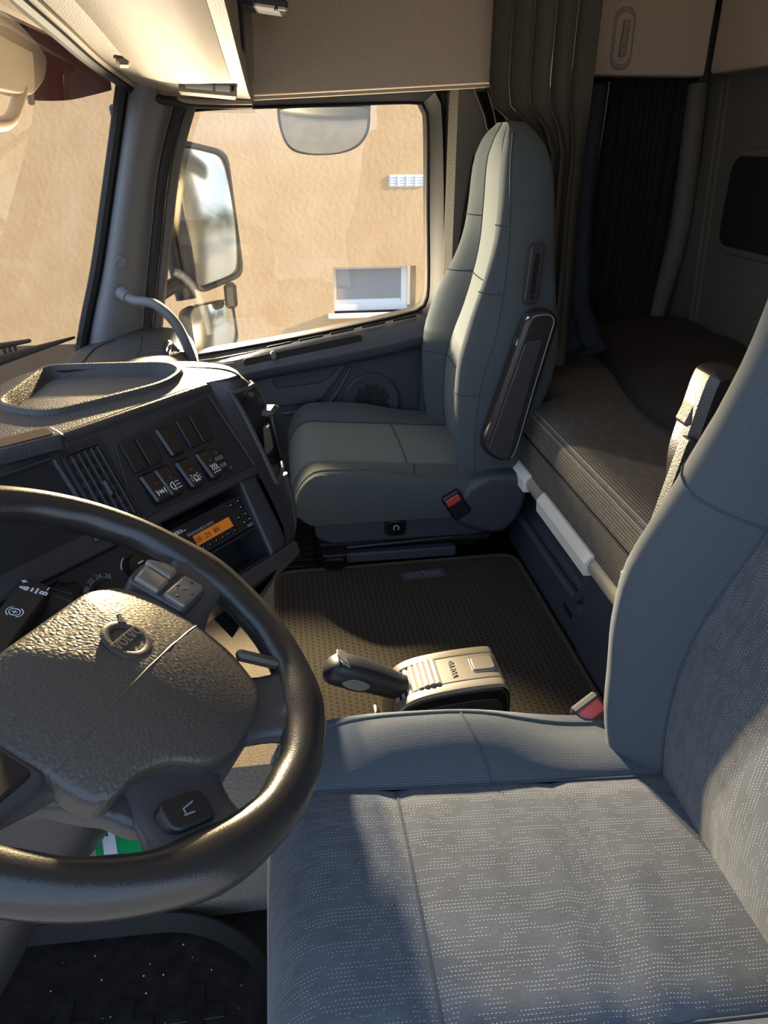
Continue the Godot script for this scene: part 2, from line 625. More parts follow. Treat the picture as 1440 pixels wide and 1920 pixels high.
func _ready() -> void:
	# camera
	var cam := Camera3D.new()
	cam.name = "camera"
	cam.keep_aspect = Camera3D.KEEP_HEIGHT
	cam.fov = rad_to_deg(2.0 * atan(960.0 / 1400.0))
	cam.near = 0.02
	cam.far = 200.0
	add_child(cam)
	cam.position = Vector3(0, 1, 0)
	cam.rotation = Vector3(deg_to_rad(-26.7), deg_to_rad(-8.0), 0)
	cam.current = true
	# sky
	var sky_m := ProceduralSkyMaterial.new()
	sky_m.sky_top_color = rgb(150, 178, 214)
	sky_m.sky_horizon_color = rgb(206, 214, 222)
	sky_m.ground_horizon_color = rgb(190, 186, 178)
	sky_m.ground_bottom_color = rgb(140, 134, 124)
	sky_m.sun_angle_max = 34.0
	sky_m.sun_curve = 0.2
	sky_m.energy_multiplier = 2.2
	var sky := Sky.new()
	sky.sky_material = sky_m
	var env := Environment.new()
	env.background_mode = Environment.BG_SKY
	env.sky = sky
	env.tonemap_mode = Environment.TONE_MAPPER_LINEAR
	env.tonemap_exposure = 1.6
	env.sdfgi_enabled = true
	env.ssao_enabled = true
	env.ssil_enabled = true
	var we := WorldEnvironment.new()
	we.name = "world"
	we.environment = env
	add_child(we)
	# low sun from behind the truck, grazing the house wall
	var sun := DirectionalLight3D.new()
	sun.name = "sun"
	sun.light_color = Color(1.0, 0.93, 0.82)
	sun.light_energy = 2.4
	sun.light_angular_distance = 0.6
	sun.shadow_enabled = true
	add_child(sun)
	sun.look_at_from_position(Vector3.ZERO, Vector3(-0.945, -0.30, -0.14), Vector3.UP)
	# the sun thrown into the cab by the two door mirrors (both blaze white in the photograph)
	for d in [[Vector3(-0.15, 0.925, -2.475), 8.0, 0.018, Vector3(0.19, 0.25, -0.55), 11.5, Color(1.0, 0.94, 0.84)], [Vector3(-0.225, 0.885, -2.475), 7.5, 0.018, Vector3(-0.06, 0.37, -0.9), 24.0, Color(1.0, 0.88, 0.66)], [Vector3(-0.175, 0.45, -2.475), 3.2, 0.02, Vector3(0.5, 0.6, -1.2), 60.0, Color(1.0, 0.92, 0.78)]]:
		var sp := SpotLight3D.new()
		sp.name = numbered(self, "mirror_glare")
		sp.light_color = d[5]
		sp.light_energy = d[1]
		sp.light_size = d[2]
		sp.spot_angle = d[4]
		sp.spot_angle_attenuation = 0.4
		sp.spot_range = 20.0
		sp.spot_attenuation = 2.0
		sp.shadow_enabled = true
		add_child(sp)
		sp.look_at_from_position(d[0], d[3], Vector3.UP)

	DF = fr(D0, DH, -DV, DN)
	var wn := Vector3(0.48589, 0.87292, 0.04385).normalized()
	var wx := Vector3.UP.cross(wn).normalized()
	var wy := wn.cross(wx)
	var ca := cos(deg_to_rad(-17.0))
	var sa := sin(deg_to_rad(-17.0))
	WF = fr(WC, wx * ca + wy * sa, wy * ca - wx * sa, wn)
	make_materials()

	outside()
	shell()
	passenger_door()
	bunk()
	seat(true)
	seat(false)
	dashboard()
	steering()
	overhead()
	gear_selector()
	mirrors()
	small_things()

# ---------------------------------------------------------------- outside
func outside() -> void:
	var g := structure("ground", "pale concrete yard outside the truck")
	part(g, "yard", bx(-30, 40, -1.75, -1.6, -8, 14, 0.01), M.ground)
	var h := thing("building", "house wall of apricot stucco seen through the truck windows", "building", Vector3(0, -1.6, -6.5))
	# wall with a real opening for the basement window: strips round it
	var x0 := 0.485
	var x1 := 1.19
	var y0 := -0.36
	var y1 := 0.02
	var b := MB.new()
	bx(-16, x0, -1.6, 9, -6.8, -6.5, 0.0, b)
	bx(x1, 20, -1.6, 9, -6.8, -6.5, 0.0, b)
	bx(x0, x1, y1, 9, -6.8, -6.5, 0.0, b)
	bx(x0, x1, -1.6, y0, -6.8, -6.5, 0.0, b)
	part(h, "wall", b, M.stucco)
	var w := part(h, "window", bx(x0, x1 - 0.07, y0 + 0.03, y1, -6.64, -6.60, 0.004), M.frame_white)
	lab(w, "white basement window with grey frosted pane")
	part(w, "pane", bx(x0 + 0.03, x1 - 0.12, y0 + 0.10, y1 - 0.035, -6.605, -6.59, 0.002), M.frosted)
	part(w, "window_frame", bx(x0, x1 - 0.06, y0 + 0.0, y0 + 0.06, -6.64, -6.575, 0.006), M.frame_white)
	part(w, "window_frame", bx(x1 - 0.115, x1 - 0.06, y0, y1, -6.64, -6.585, 0.006), M.frame_white)
	part(h, "sill", bx(x0 - 0.06, x1 + 0.03, y0 - 0.035, y0, -6.66, -6.44, 0.006), M.sill)
	var v := part(h, "vent", bx(0.955, 1.245, 0.635, 0.725, -6.52, -6.495, 0.004), M.frame_white)
	lab(v, "white four-part ventilation grille")
	for i in 4:
		for k in 4:
			part(v, "slat", bx(0.962 + i * 0.072, 1.018 + i * 0.072, 0.645 + k * 0.02, 0.657 + k * 0.02, -6.5, -6.488, 0.002), M.frame_white)
		part(v, "bar", bx(1.02 + i * 0.072, 1.032 + i * 0.072, 0.638, 0.722, -6.5, -6.484, 0.003), M.frame_white)
	# trees far behind the truck, seen only in the mirrors
	var rng := RandomNumberGenerator.new()
	rng.seed = 5
	for i in 5:
		var at := Vector3(26 + rng.randf() * 6, -1.6, -6.0 + i * 2.6)
		var t := thing("tree", ["leafy tree reflected at the left in the door mirror", "second leafy tree reflected in the door mirror", "middle tree reflected in the door mirror", "fourth tree reflected in the door mirror", "leafy tree reflected at the right in the door mirror"][i], "tree", at, "trees reflected in the door mirrors")
		part(t, "trunk", tube(MB.new(), [at, at + Vector3(0.1, 1.5, 0)], [0.16, 0.1], 8), M.seam)
		var cb := MB.new()
		for k in 40:
			var c := at + Vector3(rng.randfn() * 0.7, 2.3 + rng.randfn() * 0.6, rng.randfn() * 0.8)
			box(cb, Transform3D(Basis.from_euler(Vector3(rng.randf() * 3, rng.randf() * 3, 0)), c), Vector3.ONE * rng.randf_range(0.3, 0.7), 0.12)
		part(t, "crown", cb, M.leaf)

# ---------------------------------------------------------------- cab shell
func resample(poly: Array, c: Vector2, n: int) -> Array:   # star-shaped outline sampled by angle
	var out := []
	for i in n:
		var a := TAU * i / n
		var d := Vector2(cos(a), sin(a))
		var best := 0.0
		for k in poly.size():
			var p = Geometry2D.segment_intersects_segment(c, c + d * 5.0, poly[k], poly[(k + 1) % poly.size()])
			if p != null: best = maxf(best, c.distance_to(p))
		out.append(c + d * best)
	return out

var daylight: Array    # outline of the door window as seen from inside
const DC := Vector2(0.11, 0.76)

func shell() -> void:
	var fl := structure("floor", "floor of the cab with raised carpeted middle")
	part(fl, "tunnel", bx(-0.75, 0.62, -0.4, -0.008, -1.69, -0.985, 0.03), M.carpet)
	part(fl, "driver_footwell", bx(-0.95, 0.62, -0.44, -0.36, -1.0, -0.16, 0.005), M.rubber_mat)
	part(fl, "passenger_footwell", bx(-0.95, 0.62, -0.44, -0.10, -2.36, -1.68, 0.005), M.rubber_mat)
	part(fl, "seat_plinth", bx(0.03, 0.62, -0.4, 0.0, -0.82, -0.2, 0.01), M.carpet)
	part(fl, "bunk_floor", bx(0.6, 1.34, -0.44, -0.36, -2.36, -0.16, 0.005), M.carpet)
	# ceiling
	var ce := structure("ceiling", "pale cloth ceiling of the cab")
	part(ce, "headliner", bx(-0.4, 1.34, 1.72, 1.8, -2.36, -0.14, 0.005), M.head)
	# rear wall
	var rw := structure("wall_rear", "grey rear wall behind the bunk")
	part(rw, "panel", bx(1.23, 1.34, -0.4, 1.75, -2.36, -0.14, 0.01), M.wall_in)
	for z in [-2.175, -2.145]:
		part(rw, "rib", tube(MB.new(), [Vector3(1.232, 1.14, z), Vector3(1.232, 0.45, z + 0.06)], 0.006, 8), M.wall_in)
	var wf := MB.new()
	prism(wf, fr(Vector3(1.23, 0.845, -1.86), Vector3(0, 0, 1), Vector3(0, 1, 0), Vector3(-1, 0, 0)), rrect(0.36, 0.26, 0.05, 5), 0.0, 0.012, 0.006)
	part(rw, "window_frame", wf, M.wall_in)
	prism(wf, fr(Vector3(1.222, 0.845, -1.86), Vector3(0, 0, 1), Vector3(0, 1, 0), Vector3(-1, 0, 0)), rrect(0.31, 0.21, 0.04, 5), 0.0, 0.008, 0.003)
	wf = MB.new()
	prism(wf, fr(Vector3(1.215, 0.845, -1.86), Vector3(0, 0, 1), Vector3(0, 1, 0), Vector3(-1, 0, 0)), rrect(0.32, 0.22, 0.04, 5), 0.0, 0.006, 0.002)
	part(rw, "dark_pane", wf, M.void)
	# corner post beside the dark curtain
	part(rw, "corner_post", tube(MB.new(), smooth([Vector3(1.19, 1.13, -2.235), Vector3(1.2, 0.9, -2.225), Vector3(1.2, 0.7, -2.225), Vector3(1.17, 0.45, -2.24)], 6), 0.03, 12), M.wall_in)
	# passenger side wall with the window opening
	var wp := structure("wall_passenger", "side wall of the cab round the passenger window")
	daylight = smooth([Vector2(-0.225, 1.02), Vector2(-0.205, 1.05), Vector2(-0.165, 1.064), Vector2(0.12, 1.074), Vector2(0.40, 1.083), Vector2(0.432, 1.074), Vector2(0.448, 1.045), Vector2(0.456, 0.8), Vector2(0.463, 0.59), Vector2(0.452, 0.54), Vector2(0.415, 0.512), Vector2(0.1, 0.452), Vector2(-0.2, 0.409), Vector2(-0.33, 0.392), Vector2(-0.372, 0.40), Vector2(-0.385, 0.43), Vector2(-0.335, 0.59), Vector2(-0.285, 0.80)], 4, true)
	var n := 96
	var dl := resample(daylight, DC, n)
	var outer := resample([Vector2(-0.335, 1.13), Vector2(-0.335, 1.75), Vector2(1.3, 1.75), Vector2(1.3, -0.4), Vector2(-0.95, -0.4), Vector2(-0.95, 0.2), Vector2(-0.56, 0.46)], DC, n)
	var b := MB.new()
	var rows := []
	for lz in [[outer, -2.32], [dl, -2.32], [dl, -2.39], [outer, -2.39], [outer, -2.32]]:
		var row := []
		for p in lz[0]: row.append(Vector3(p.x, p.y, lz[1]))
		rows.append(row)
	loft(b, rows, true)
	part(wp, "side_panel", b, M.wall_in)
	# pillar behind the door
	part(wp, "pillar_trim", bx(0.495, 0.9, 0.1, 1.3, -2.34, -2.235, 0.02), M.wall_in)
	part(wp, "sleeper_side", bx(0.85, 1.25, -0.1, 1.3, -2.34, -2.26, 0.01), M.wall_in)
	# front wall below and above the windscreen
	var wfr := structure("wall_front", "front wall of the cab below and above the windscreen")
	part(wfr, "bulkhead", bx(-1.0, -0.9, -0.44, 0.42, -2.36, -0.14, 0.01), M.carpet)
	part(wfr, "cowl", bx(-0.95, -0.56, 0.36, 0.44, -2.36, -0.14, 0.01), M.black)
	part(wfr, "header", bx(-0.372, -0.335, 1.16, 1.8, -2.36, -0.14, 0.01), M.head)
	# driver side: only the frame of the open door
	var wd := structure("wall_driver", "frame of the open driver door")
	part(wd, "rear_pillar", bx(0.60, 1.34, -0.44, 1.8, -0.2, -0.12, 0.01), M.wall_in)
	part(wd, "roof_rail", bx(-0.45, 0.7, 1.62, 1.8, -0.2, -0.12, 0.01), M.wall_in)
	part(wd, "sill", bx(-0.95, 0.7, -0.44, -0.36, -0.2, -0.12, 0.01), M.black)
	# windscreen pane
	var ws := structure("window_1", "tinted windscreen pane with a dark edge")
	b = MB.new()
	rows = []
	for i in 9:
		var y := lerpf(1.19, 0.42, i / 8.0)
		var row := []
		for k in 13:
			var z := lerpf(-2.25, -0.2, k / 12.0)
			var bow := 0.07 * (1.0 - pow((z + 1.22) / 1.03, 2.0))
			row.append(Vector3(-0.345 - (1.125 - y) * 0.33 - bow, y, z))
		rows.append(row)
	loft(b, rows, false)
	part(ws, "pane", b, M.tint, 42.0, false)
	# front pillar
	var tr := structure("trim_1", "grey front pillar trim between windscreen and door")
	var po := [Vector3(-0.318, 1.16, -2.2), Vector3(-0.331, 1.125, -2.2), Vector3(-0.397, 0.908, -2.2), Vector3(-0.467, 0.684, -2.2), Vector3(-0.52, 0.54, -2.2), Vector3(-0.56, 0.42, -2.2)]
	var pi := [Vector3(-0.20, 1.13, -2.24), Vector3(-0.225, 1.08, -2.24), Vector3(-0.285, 0.93, -2.24), Vector3(-0.335, 0.73, -2.24), Vector3(-0.375, 0.56, -2.24), Vector3(-0.40, 0.44, -2.24)]
	po = smooth(po, 5)
	pi = smooth(pi, 5)
	rows = []
	for i in po.size():
		var row := []
		for k in 9:
			var t := k / 8.0
			var p: Vector3 = po[i].lerp(pi[i], t)
			p.z += 0.055 * sin(PI * pow(t, 0.8)) - 0.01
			row.append(p)
		for k in 3:
			var q: Vector3 = pi[i].lerp(po[i], k / 2.0)
			row.append(Vector3(q.x, q.y, -2.31))
		rows.append(row)
	part(tr, "cover", loft(MB.new(), rows, true, true, true), M.pillar)
	var s0 := []
	var s1 := []
	for p in po: s0.append(p + Vector3(-0.012, 0, 0.0))
	for p in pi: s1.append(p + Vector3(0.012, 0, 0.0))
	part(tr, "windscreen_seal", tube(MB.new(), s0, 0.016, 8), M.rubber)
	part(tr, "door_seal", tube(MB.new(), s1, 0.013, 8), M.rubber)
	var s2 := []
	for p in s1: s2.append(p + Vector3(0.028, 0, -0.015))
	part(tr, "weather_strip", tube(MB.new(), s2, 0.013, 8), M.wall_in)
	b = MB.new()
	prism(b, fr(Vector3(-0.405, 0.70, -2.148), Vector3(0.95, 0.0, -0.3), Vector3(0.25, 0.95, 0), Vector3(0.3, -0.08, 0.95)), rrect(0.03, 0.03, 0.0145, 5), -0.012, 0.001, 0.001)
	part(tr, "screw_cover", b, M.pillar)
	# header above the door window
	var hd := structure("trim_2", "speckled beige cloth panel above the passenger window")
	b = MB.new()
	prism(b, fr(Vector3(0, 0, -2.32), Vector3(1, 0, 0), Vector3(0, 1, 0), Vector3(0, 0, 1)), corners([Vector2(-0.05, 1.088), Vector2(0.62, 1.124), Vector2(0.62, 1.74), Vector2(-0.05, 1.74)], 0.014, 3), 0.0, 0.17, 0.006)
	part(hd, "panel", b, M.head)
	var ed := tube(MB.new(), [Vector3(-0.03, 1.086, -2.165), Vector3(0.62, 1.121, -2.165)], 0.006, 8)
	part(hd, "lower_edge", ed, M.head)

# ---------------------------------------------------------------- passenger door
func passenger_door() -> void:
	var d := structure("door_1", "dark grey passenger door with window, armrest ledge and loudspeaker")
	var n := 96
	var dl := resample(daylight, DC, n)
	var big := []
	for i in n:
		var p: Vector2 = dl[i]
		var o := (p - DC).normalized()
		big.append([p + o * 0.016, p + o * 0.036, p + o * 0.05])
	# frame: dark rubber channel round the pane
	var rows := []
	for k in 4:
		var row := []
		for i in n:
			var p: Vector2 = dl[i] if k == 0 else big[i][k - 1]
			row.append(Vector3(p.x, p.y, [-2.325, -2.285, -2.262, -2.29][k]))
		rows.append(row)
	var back := []
	for i in n: back.append(Vector3(big[i][2].x, big[i][2].y, -2.33))
	rows.append(back)
	part(d, "window_channel", loft(MB.new(), rows, true), M.rubber)
	var lip := []
	for i in n: lip.append(Vector3(dl[i].x, dl[i].y, -2.318))
	part(d, "glass_seal", tube(MB.new(), lip, 0.004, 6, true), M.black)
	var b := MB.new()
	var poly := []
	for p in dl: poly.append(Vector2(p.x, p.y))
	prism(b, fr(Vector3(0, 0, -2.345), Vector3(1, 0, 0), Vector3(0, 1, 0), Vector3(0, 0, 1)), poly, 0.0, 0.005, 0.0)
	lab(part(d, "pane", b, M.pane), "clear door window pane")
	# inner panel
	var zf := fr(Vector3(0, 0, -2.32), Vector3(1, 0, 0), Vector3(0, 1, 0), Vector3(0, 0, 1))
	b = MB.new()
	prism(b, zf, [Vector2(-0.62, 0.37), Vector2(-0.40, 0.38), Vector2(-0.2, 0.4), Vector2(0.1, 0.445), Vector2(0.42, 0.505), Vector2(0.49, 0.52), Vector2(0.49, -0.1), Vector2(-0.62, -0.1)], 0.0, 0.05, 0.008)
	part(d, "door_panel", b, M.door_dark)
	# window ledge with armrest bar
	var top := [[-0.45, 0.375, 0.30], [-0.2, 0.395, 0.315], [-0.04, 0.424, 0.345], [0.18, 0.462, 0.375], [0.33, 0.49, 0.40], [0.45, 0.512, 0.425]]
	rows = []
	for i in 26:
		var x := lerpf(-0.45, 0.452, i / 25.0)
		var yt := lerp_tab(top.map(func(q): return [q[0], q[1]]), x)
		var yb := lerp_tab(top.map(func(q): return [q[0], q[2]]), x)
		var h := yt - yb
		rows.append([Vector3(x, yt, -2.3), Vector3(x, yt, -2.265), Vector3(x, yt - 0.012, -2.232), Vector3(x, yt - h * 0.36, -2.205), Vector3(x, yt - h * 0.5, -2.196), Vector3(x, yt - h * 0.75, -2.2), Vector3(x, yb + 0.004, -2.22), Vector3(x, yb, -2.25), Vector3(x, yb, -2.3)])
	part(d, "armrest_ledge", loft(MB.new(), rows, true, true, true), M.door)
	# slot with the lock knob, vents and switch on the ledge
	b = MB.new()
	prism(b, fr(Vector3(0.068, 0.4285, -2.2255), Vector3(0.985, 0.172, 0), Vector3(-0.13, 0.74, -0.66), Vector3(0.1, 0.66, 0.74)), rrect(0.36, 0.022, 0.008, 3), -0.006, 0.003, 0.001)
	part(d, "handle_recess", b, M.void)
	part(d, "lock_knob", box(MB.new(), fr(Vector3(-0.02, 0.418, -2.218), Vector3(1, 0.17, 0), Vector3(-0.17, 1, 0), Vector3(0, 0, 1)), Vector3(0.016, 0.026, 0.016), 0.005), M.pillar)
	b = MB.new()
	prism(b, fr(Vector3(-0.175, 0.385, -2.226), Vector3(0.99, 0.1, 0), Vector3(-0.07, 0.7, -0.7), Vector3(0, 0.7, 0.7)), rrect(0.09, 0.02, 0.004, 2), -0.004, 0.003, 0.001)
	part(d, "window_switch", b, M.door)
	for i in 5:
		var x := 0.0 + i * 0.095
		part(d, "demist_slot", box(MB.new(), fr(Vector3(x, 0.4385 + x * 0.178, -2.262), Vector3(0.985, 0.175, 0), Vector3(-0.175, 0.985, 0), Vector3(0, 0, 1)), Vector3(0.075, 0.006, 0.008), 0.002), M.void)
	# pull-handle field and map pocket
	b = MB.new()
	prism(b, fr(Vector3(0, 0, -2.272), Vector3(1, 0, 0), Vector3(0, 1, 0), Vector3(0, 0, 1)), corners([Vector2(-0.16, 0.235), Vector2(0.115, 0.252), Vector2(0.20, 0.36), Vector2(0.2, 0.39), Vector2(-0.14, 0.34), Vector2(-0.17, 0.30)], 0.03, 5), 0.0, 0.014, 0.006)
	part(d, "pull_panel", b, M.door)
	b = MB.new()
	prism(b, fr(Vector3(0, 0, -2.262), Vector3(1, 0, 0), Vector3(0, 1, 0), Vector3(0, 0, 1)), corners([Vector2(-0.035, 0.35), Vector2(-0.02, 0.303), Vector2(0.13, 0.318), Vector2(0.175, 0.36), Vector2(0.17, 0.385)], 0.02, 5), 0.0, 0.008, 0.003)
	part(d, "pull_recess", b, M.door_dark)
	b = MB.new()
	var line := smooth([Vector3(-0.3, 0.2, -2.266), Vector3(-0.1, 0.213, -2.266), Vector3(0.10, 0.228, -2.266), Vector3(0.135, 0.24, -2.266), Vector3(0.175, 0.29, -2.266), Vector3(0.215, 0.36, -2.266)], 6)
	part(d, "crease_line", tube(b, line, 0.006, 8), M.door)
	# loudspeaker
	var sf := fr(Vector3(0.278, 0.247, -2.268), Vector3(1, 0, 0), Vector3(0, 1, 0), Vector3(0, 0, 1))
	var sp := part(d, "loudspeaker", lathe(MB.new(), sf, [Vector2(0.092, -0.01), Vector2(0.092, 0.006), Vector2(0.085, 0.011), Vector2(0.068, 0.009), Vector2(0.0, 0.006)], 36), M.door_dark)
	var hb := MB.new()
	for i in range(-5, 6):
		for j in range(-5, 6):
			var c := Vector2(i * 0.0145 + (0.00725 if posmod(j, 2) else 0.0), j * 0.0125)
			if c.length() < 0.057:
				var hexa := []
				for k in 6: hexa.append(c + Vector2(sin(k * PI / 3), cos(k * PI / 3)) * 0.0066)
				prism(hb, sf, hexa, 0.005, 0.0125, 0.0)
	var cells := part(sp, "grille_cells", hb, M.panel)
	cells.set_meta("kind", "stuff")

# ---------------------------------------------------------------- bunk
func bunk() -> void:
	var k := thing("bunk_base", "dark blue-grey plastic bunk base with recessed ledge beside the woven mat", "bunk", Vector3(0.6, 0, -1.2))
	var zf := fr(Vector3(0, 0, -2.25), Vector3(1, 0, 0), Vector3(0, 1, 0), Vector3(0, 0, 1))
	var b := MB.new()
	prism(b, fr(Vector3(0, 0, -1.76), Vector3(1, 0, 0), Vector3(0, 1, 0), Vector3(0, 0, 1)), corners([Vector2(0.602, -0.01), Vector2(0.602, 0.088), Vector2(0.612, 0.102), Vector2(0.632, 0.112), Vector2(0.632, 0.21), Vector2(0.72, 0.21), Vector2(0.72, -0.01)], 0.008, 3), 0.0, 0.51, 0.004)
	part(k, "front_panel", b, M.seat_plastic)
	# end block that closes the recess
	b = MB.new()
	prism(b, fr(Vector3(0, 0, -1.258), Vector3(1, 0, 0), Vector3(0, 1, 0), Vector3(0, 0, 1)), corners([Vector2(0.598, -0.012), Vector2(0.598, 0.21), Vector2(0.72, 0.21), Vector2(0.72, -0.012)], 0.012, 3), 0.0, 0.42, 0.012, true)
	part(k, "side_panel", b, M.seat_plastic)
	part(k, "box", bx(0.70, 1.225, -0.35, 0.21, -2.25, -0.22, 0.01), M.seat_plastic)
	# scooped ledge of the recess with its rounded end
	var ledge := smooth([Vector3(0.606, 0.095, -1.755), Vector3(0.606, 0.095, -1.7), Vector3(0.606, 0.1, -1.34), Vector3(0.607, 0.112, -1.285), Vector3(0.61, 0.15, -1.264), Vector3(0.612, 0.2, -1.26)], 8)
	part(k, "ledge", tube(MB.new(), ledge, 0.0125, 10), M.seat_plastic)
	b = MB.new()
	prism(b, fr(Vector3(0.606, 0.052, -1.325), Vector3(0, 0, -1), Vector3(0, 1, 0), Vector3(-1, 0, 0)), rrect(0.05, 0.016, 0.002, 2), 0.0, 0.006, 0.001)
	part(k, "catch", b, M.black)
	# rail along the front edge and its white tape
	var rail := []
	for i in 24: rail.append(Vector3(0.592, 0.238, lerpf(-1.74, -0.84, i / 23.0)))
	part(k, "rail", tube(MB.new(), rail, 0.0155, 10, false, 1.25), M.beige_rail)
	for z in [[-1.76, -1.60], [-1.50, -1.205]]:
		b = MB.new()
		prism(b, fr(Vector3(0, 0, z[0]), Vector3(1, 0, 0), Vector3(0, 1, 0), Vector3(0, 0, 1)), [Vector2(0.571, 0.217), Vector2(0.569, 0.245), Vector2(0.583, 0.262), Vector2(0.607, 0.262), Vector2(0.615, 0.24), Vector2(0.607, 0.215)], 0.0, z[1] - z[0], 0.001)
		lab(part(k, "tape", b, M.tape), "white tape wrapped round the rail")
	# mattress
	var m := thing("mattress", "thick bunk mattress in dark cloth with pale woven dots", "mattress", Vector3(0.9, 0.24, -1.2))
	var rows := []
	var uvs := []
	var prof := [[0.612, 0.215], [0.592, 0.228], [0.588, 0.26], [0.590, 0.30], [0.594, 0.345], [0.601, 0.375], [0.617, 0.394], [0.65, 0.403], [0.75, 0.406], [0.88, 0.408], [1.02, 0.41], [1.14, 0.412], [1.2, 0.405], [1.222, 0.38], [1.222, 0.215]]
	for i in 60:
		var z := lerpf(-2.24, -0.3, i / 59.0)
		var back := 0.10 * maxf(1.0 - smoothstep(-1.80, -1.715, z), smoothstep(-0.86, -0.78, z))
		var row := []
		var ur := []
		var run := 0.0
		for q in prof.size():
			var p := Vector3(prof[q][0] + back * (1.0 - smoothstep(0.6, 0.9, prof[q][0])), maxf(prof[q][1], 0.219), z)
			if prof[q][1] > 0.38:
				p.y += 0.008 * sin(z * 9.0 + prof[q][0] * 7.0) * smoothstep(0.62, 0.8, prof[q][0]) - 0.012 * smoothstep(-2.2, -1.9, -z - 4.0)
			var end := smoothstep(0.0, 0.03, minf(z + 2.24, -0.3 - z))
			p.y = lerpf(0.31, p.y, 0.55 + 0.45 * end)
			if q > 0: run += Vector2(prof[q][0] - prof[q - 1][0], prof[q][1] - prof[q - 1][1]).length()
			row.append(p)
			ur.append(Vector2(z, run))
		rows.append(row)
		uvs.append(ur)
	part(m, "cover", loft(MB.new(), rows, true, true, true, uvs), M.mattress)
	part(m, "seam", tube(MB.new(), [Vector3(0.612, 0.335, -1.76), Vector3(0.5945, 0.335, -1.725), Vector3(0.591, 0.335, -1.69), Vector3(0.5905, 0.335, -0.88)], 0.0025, 6), M.void)
	for dx in [0.0, 0.009]:
		part(m, "stitching", tube(MB.new(), [Vector3(0.607 + dx, 0.384 + dx * 0.9, -1.7), Vector3(0.607 + dx, 0.384 + dx * 0.9, -0.88)], 0.0012, 6), M.seam_pale)
	# dark blanket at the back of the bunk
	var bl := thing("blanket", "dark brown blanket lying at the back of the bunk", "blanket", Vector3(1.1, 0.41, -1.8))
	rows = []
	var rng := RandomNumberGenerator.new()
	rng.seed = 9
	for i in 15:
		var z := lerpf(-2.22, -1.0, i / 14.0)
		var xe := 0.90 + 0.05 * sin(z * 5.0)
		var row := []
		for q in [[0.0, 0.0], [0.02, 0.035], [0.15, 0.06], [0.4, 0.075], [0.7, 0.085], [0.98, 0.09], [1.0, 0.0]]:
			row.append(Vector3(lerpf(xe, 1.222, q[0]), 0.416 + q[1] * (0.85 + 0.25 * rng.randf()), z))
		rows.append(row)
	part(bl, "cloth", loft(MB.new(), rows, true, true, true), M.blanket, 60.0)
	# panel and latch above the bunk
	var lk := thing("overhead_locker", "brown-grey side locker above the bunk with a slim lever latch", "locker", Vector3(1.0, 1.14, -2.2))
	b = MB.new()
	prism(b, fr(Vector3(0, 0, -2.33), Vector3(1, 0, 0), Vector3(0, 1, 0), Vector3(0, 0, 1)), corners([Vector2(0.76, 1.142), Vector2(1.168, 1.142), Vector2(1.168, 1.74), Vector2(0.76, 1.74)], 0.012, 3), 0.0, 0.17, 0.006)
	part(lk, "door", b, M.head)
	var lf := fr(Vector3(0.925, 1.225, -2.16), Vector3(1, 0, 0), Vector3(0, 1, 0), Vector3(0, 0, 1))
	part(lk, "latch_recess", prism(MB.new(), lf, rrect(0.058, 0.14, 0.028, 6), 0.0, 0.004, 0.003), M.head_trim)
	part(lk, "latch_dish", prism(MB.new(), lf, rrect(0.044, 0.115, 0.021, 6), 0.003, 0.0055, 0.001), M.head)
	part(lk, "latch_lever", prism(MB.new(), fr(Vector3(0.925, 1.225, -2.154), Vector3(1, 0.05, 0), Vector3(-0.05, 1, 0), Vector3(0, 0, 1)), corners([Vector2(-0.012, -0.04), Vector2(0.006, -0.04), Vector2(0.012, 0.04), Vector2(-0.004, 0.04)], 0.004, 3), 0.0, 0.012, 0.003), M.head_trim)
	part(lk, "keyhole", lathe(MB.new(), fr(Vector3(0.923, 1.207, -2.142), Vector3(1, 0, 0), Vector3(0, 1, 0), Vector3(0, 0, 1)), [Vector2(0.004, 0.0), Vector2(0.004, 0.003), Vector2(0.0, 0.003)], 10), M.steel)
	var lr := thing("rear_locker", "brown-grey locker above the bunk on the rear wall", "locker", Vector3(1.2, 1.14, -1.9))
	b = MB.new()
	prism(b, fr(Vector3(1.24, 0, 0), Vector3(0, 0, 1), Vector3(0, 1, 0), Vector3(-1, 0, 0)), corners([Vector2(-2.162, 1.148), Vector2(-0.4, 1.148), Vector2(-0.4, 1.74), Vector2(-2.162, 1.74)], 0.012, 3), 0.0, 0.06, 0.006)
	part(lr, "door", b, M.head)
	# curtains
	var cu := thing("side_curtain", "grey-brown woven curtain gathered behind the passenger seat", "curtain", Vector3(0.66, 0.42, -2.0))
	drape(cu, "cloth", Vector3(0.545, 1.5, -2.07), Vector3(0.76, 1.5, -1.93), [[1.6, 0.0, 1.0], [1.09, 0.0, 0.97], [0.97, 0.066, 0.46], [0.85, 0.068, 0.44], [0.6, 0.075, 0.44], [0.43, 0.08, 0.44]], 5, 0.022, M.curtain, 3)
	drape(cu, "lining", Vector3(0.70, 1.5, -2.13), Vector3(0.835, 1.5, -2.02), [[1.12, 0.0, 1.0], [0.85, 0.0, 0.9], [0.6, 0.01, 1.0], [0.5, 0.03, 1.3], [0.43, 0.05, 1.7]], 4, 0.02, M.curtain_blue, 8)
	var cd := thing("window_curtain", "gathered black-brown curtain over the side window of the sleeper", "curtain", Vector3(1.0, 0.5, -2.22))
	drape(cd, "cloth", Vector3(0.86, 1.5, -2.222), Vector3(1.172, 1.5, -2.222), [[1.145, 0.0, 1.0], [0.9, 0.0, 1.02], [0.65, 0.0, 1.0], [0.42, 0.0, 0.95]], 9, 0.016, M.curtain_dark, 5)
	var cw := thing("door_curtain", "dark bunched curtain end hanging on hooks behind the door window", "curtain", Vector3(0.54, 0.9, -2.18))
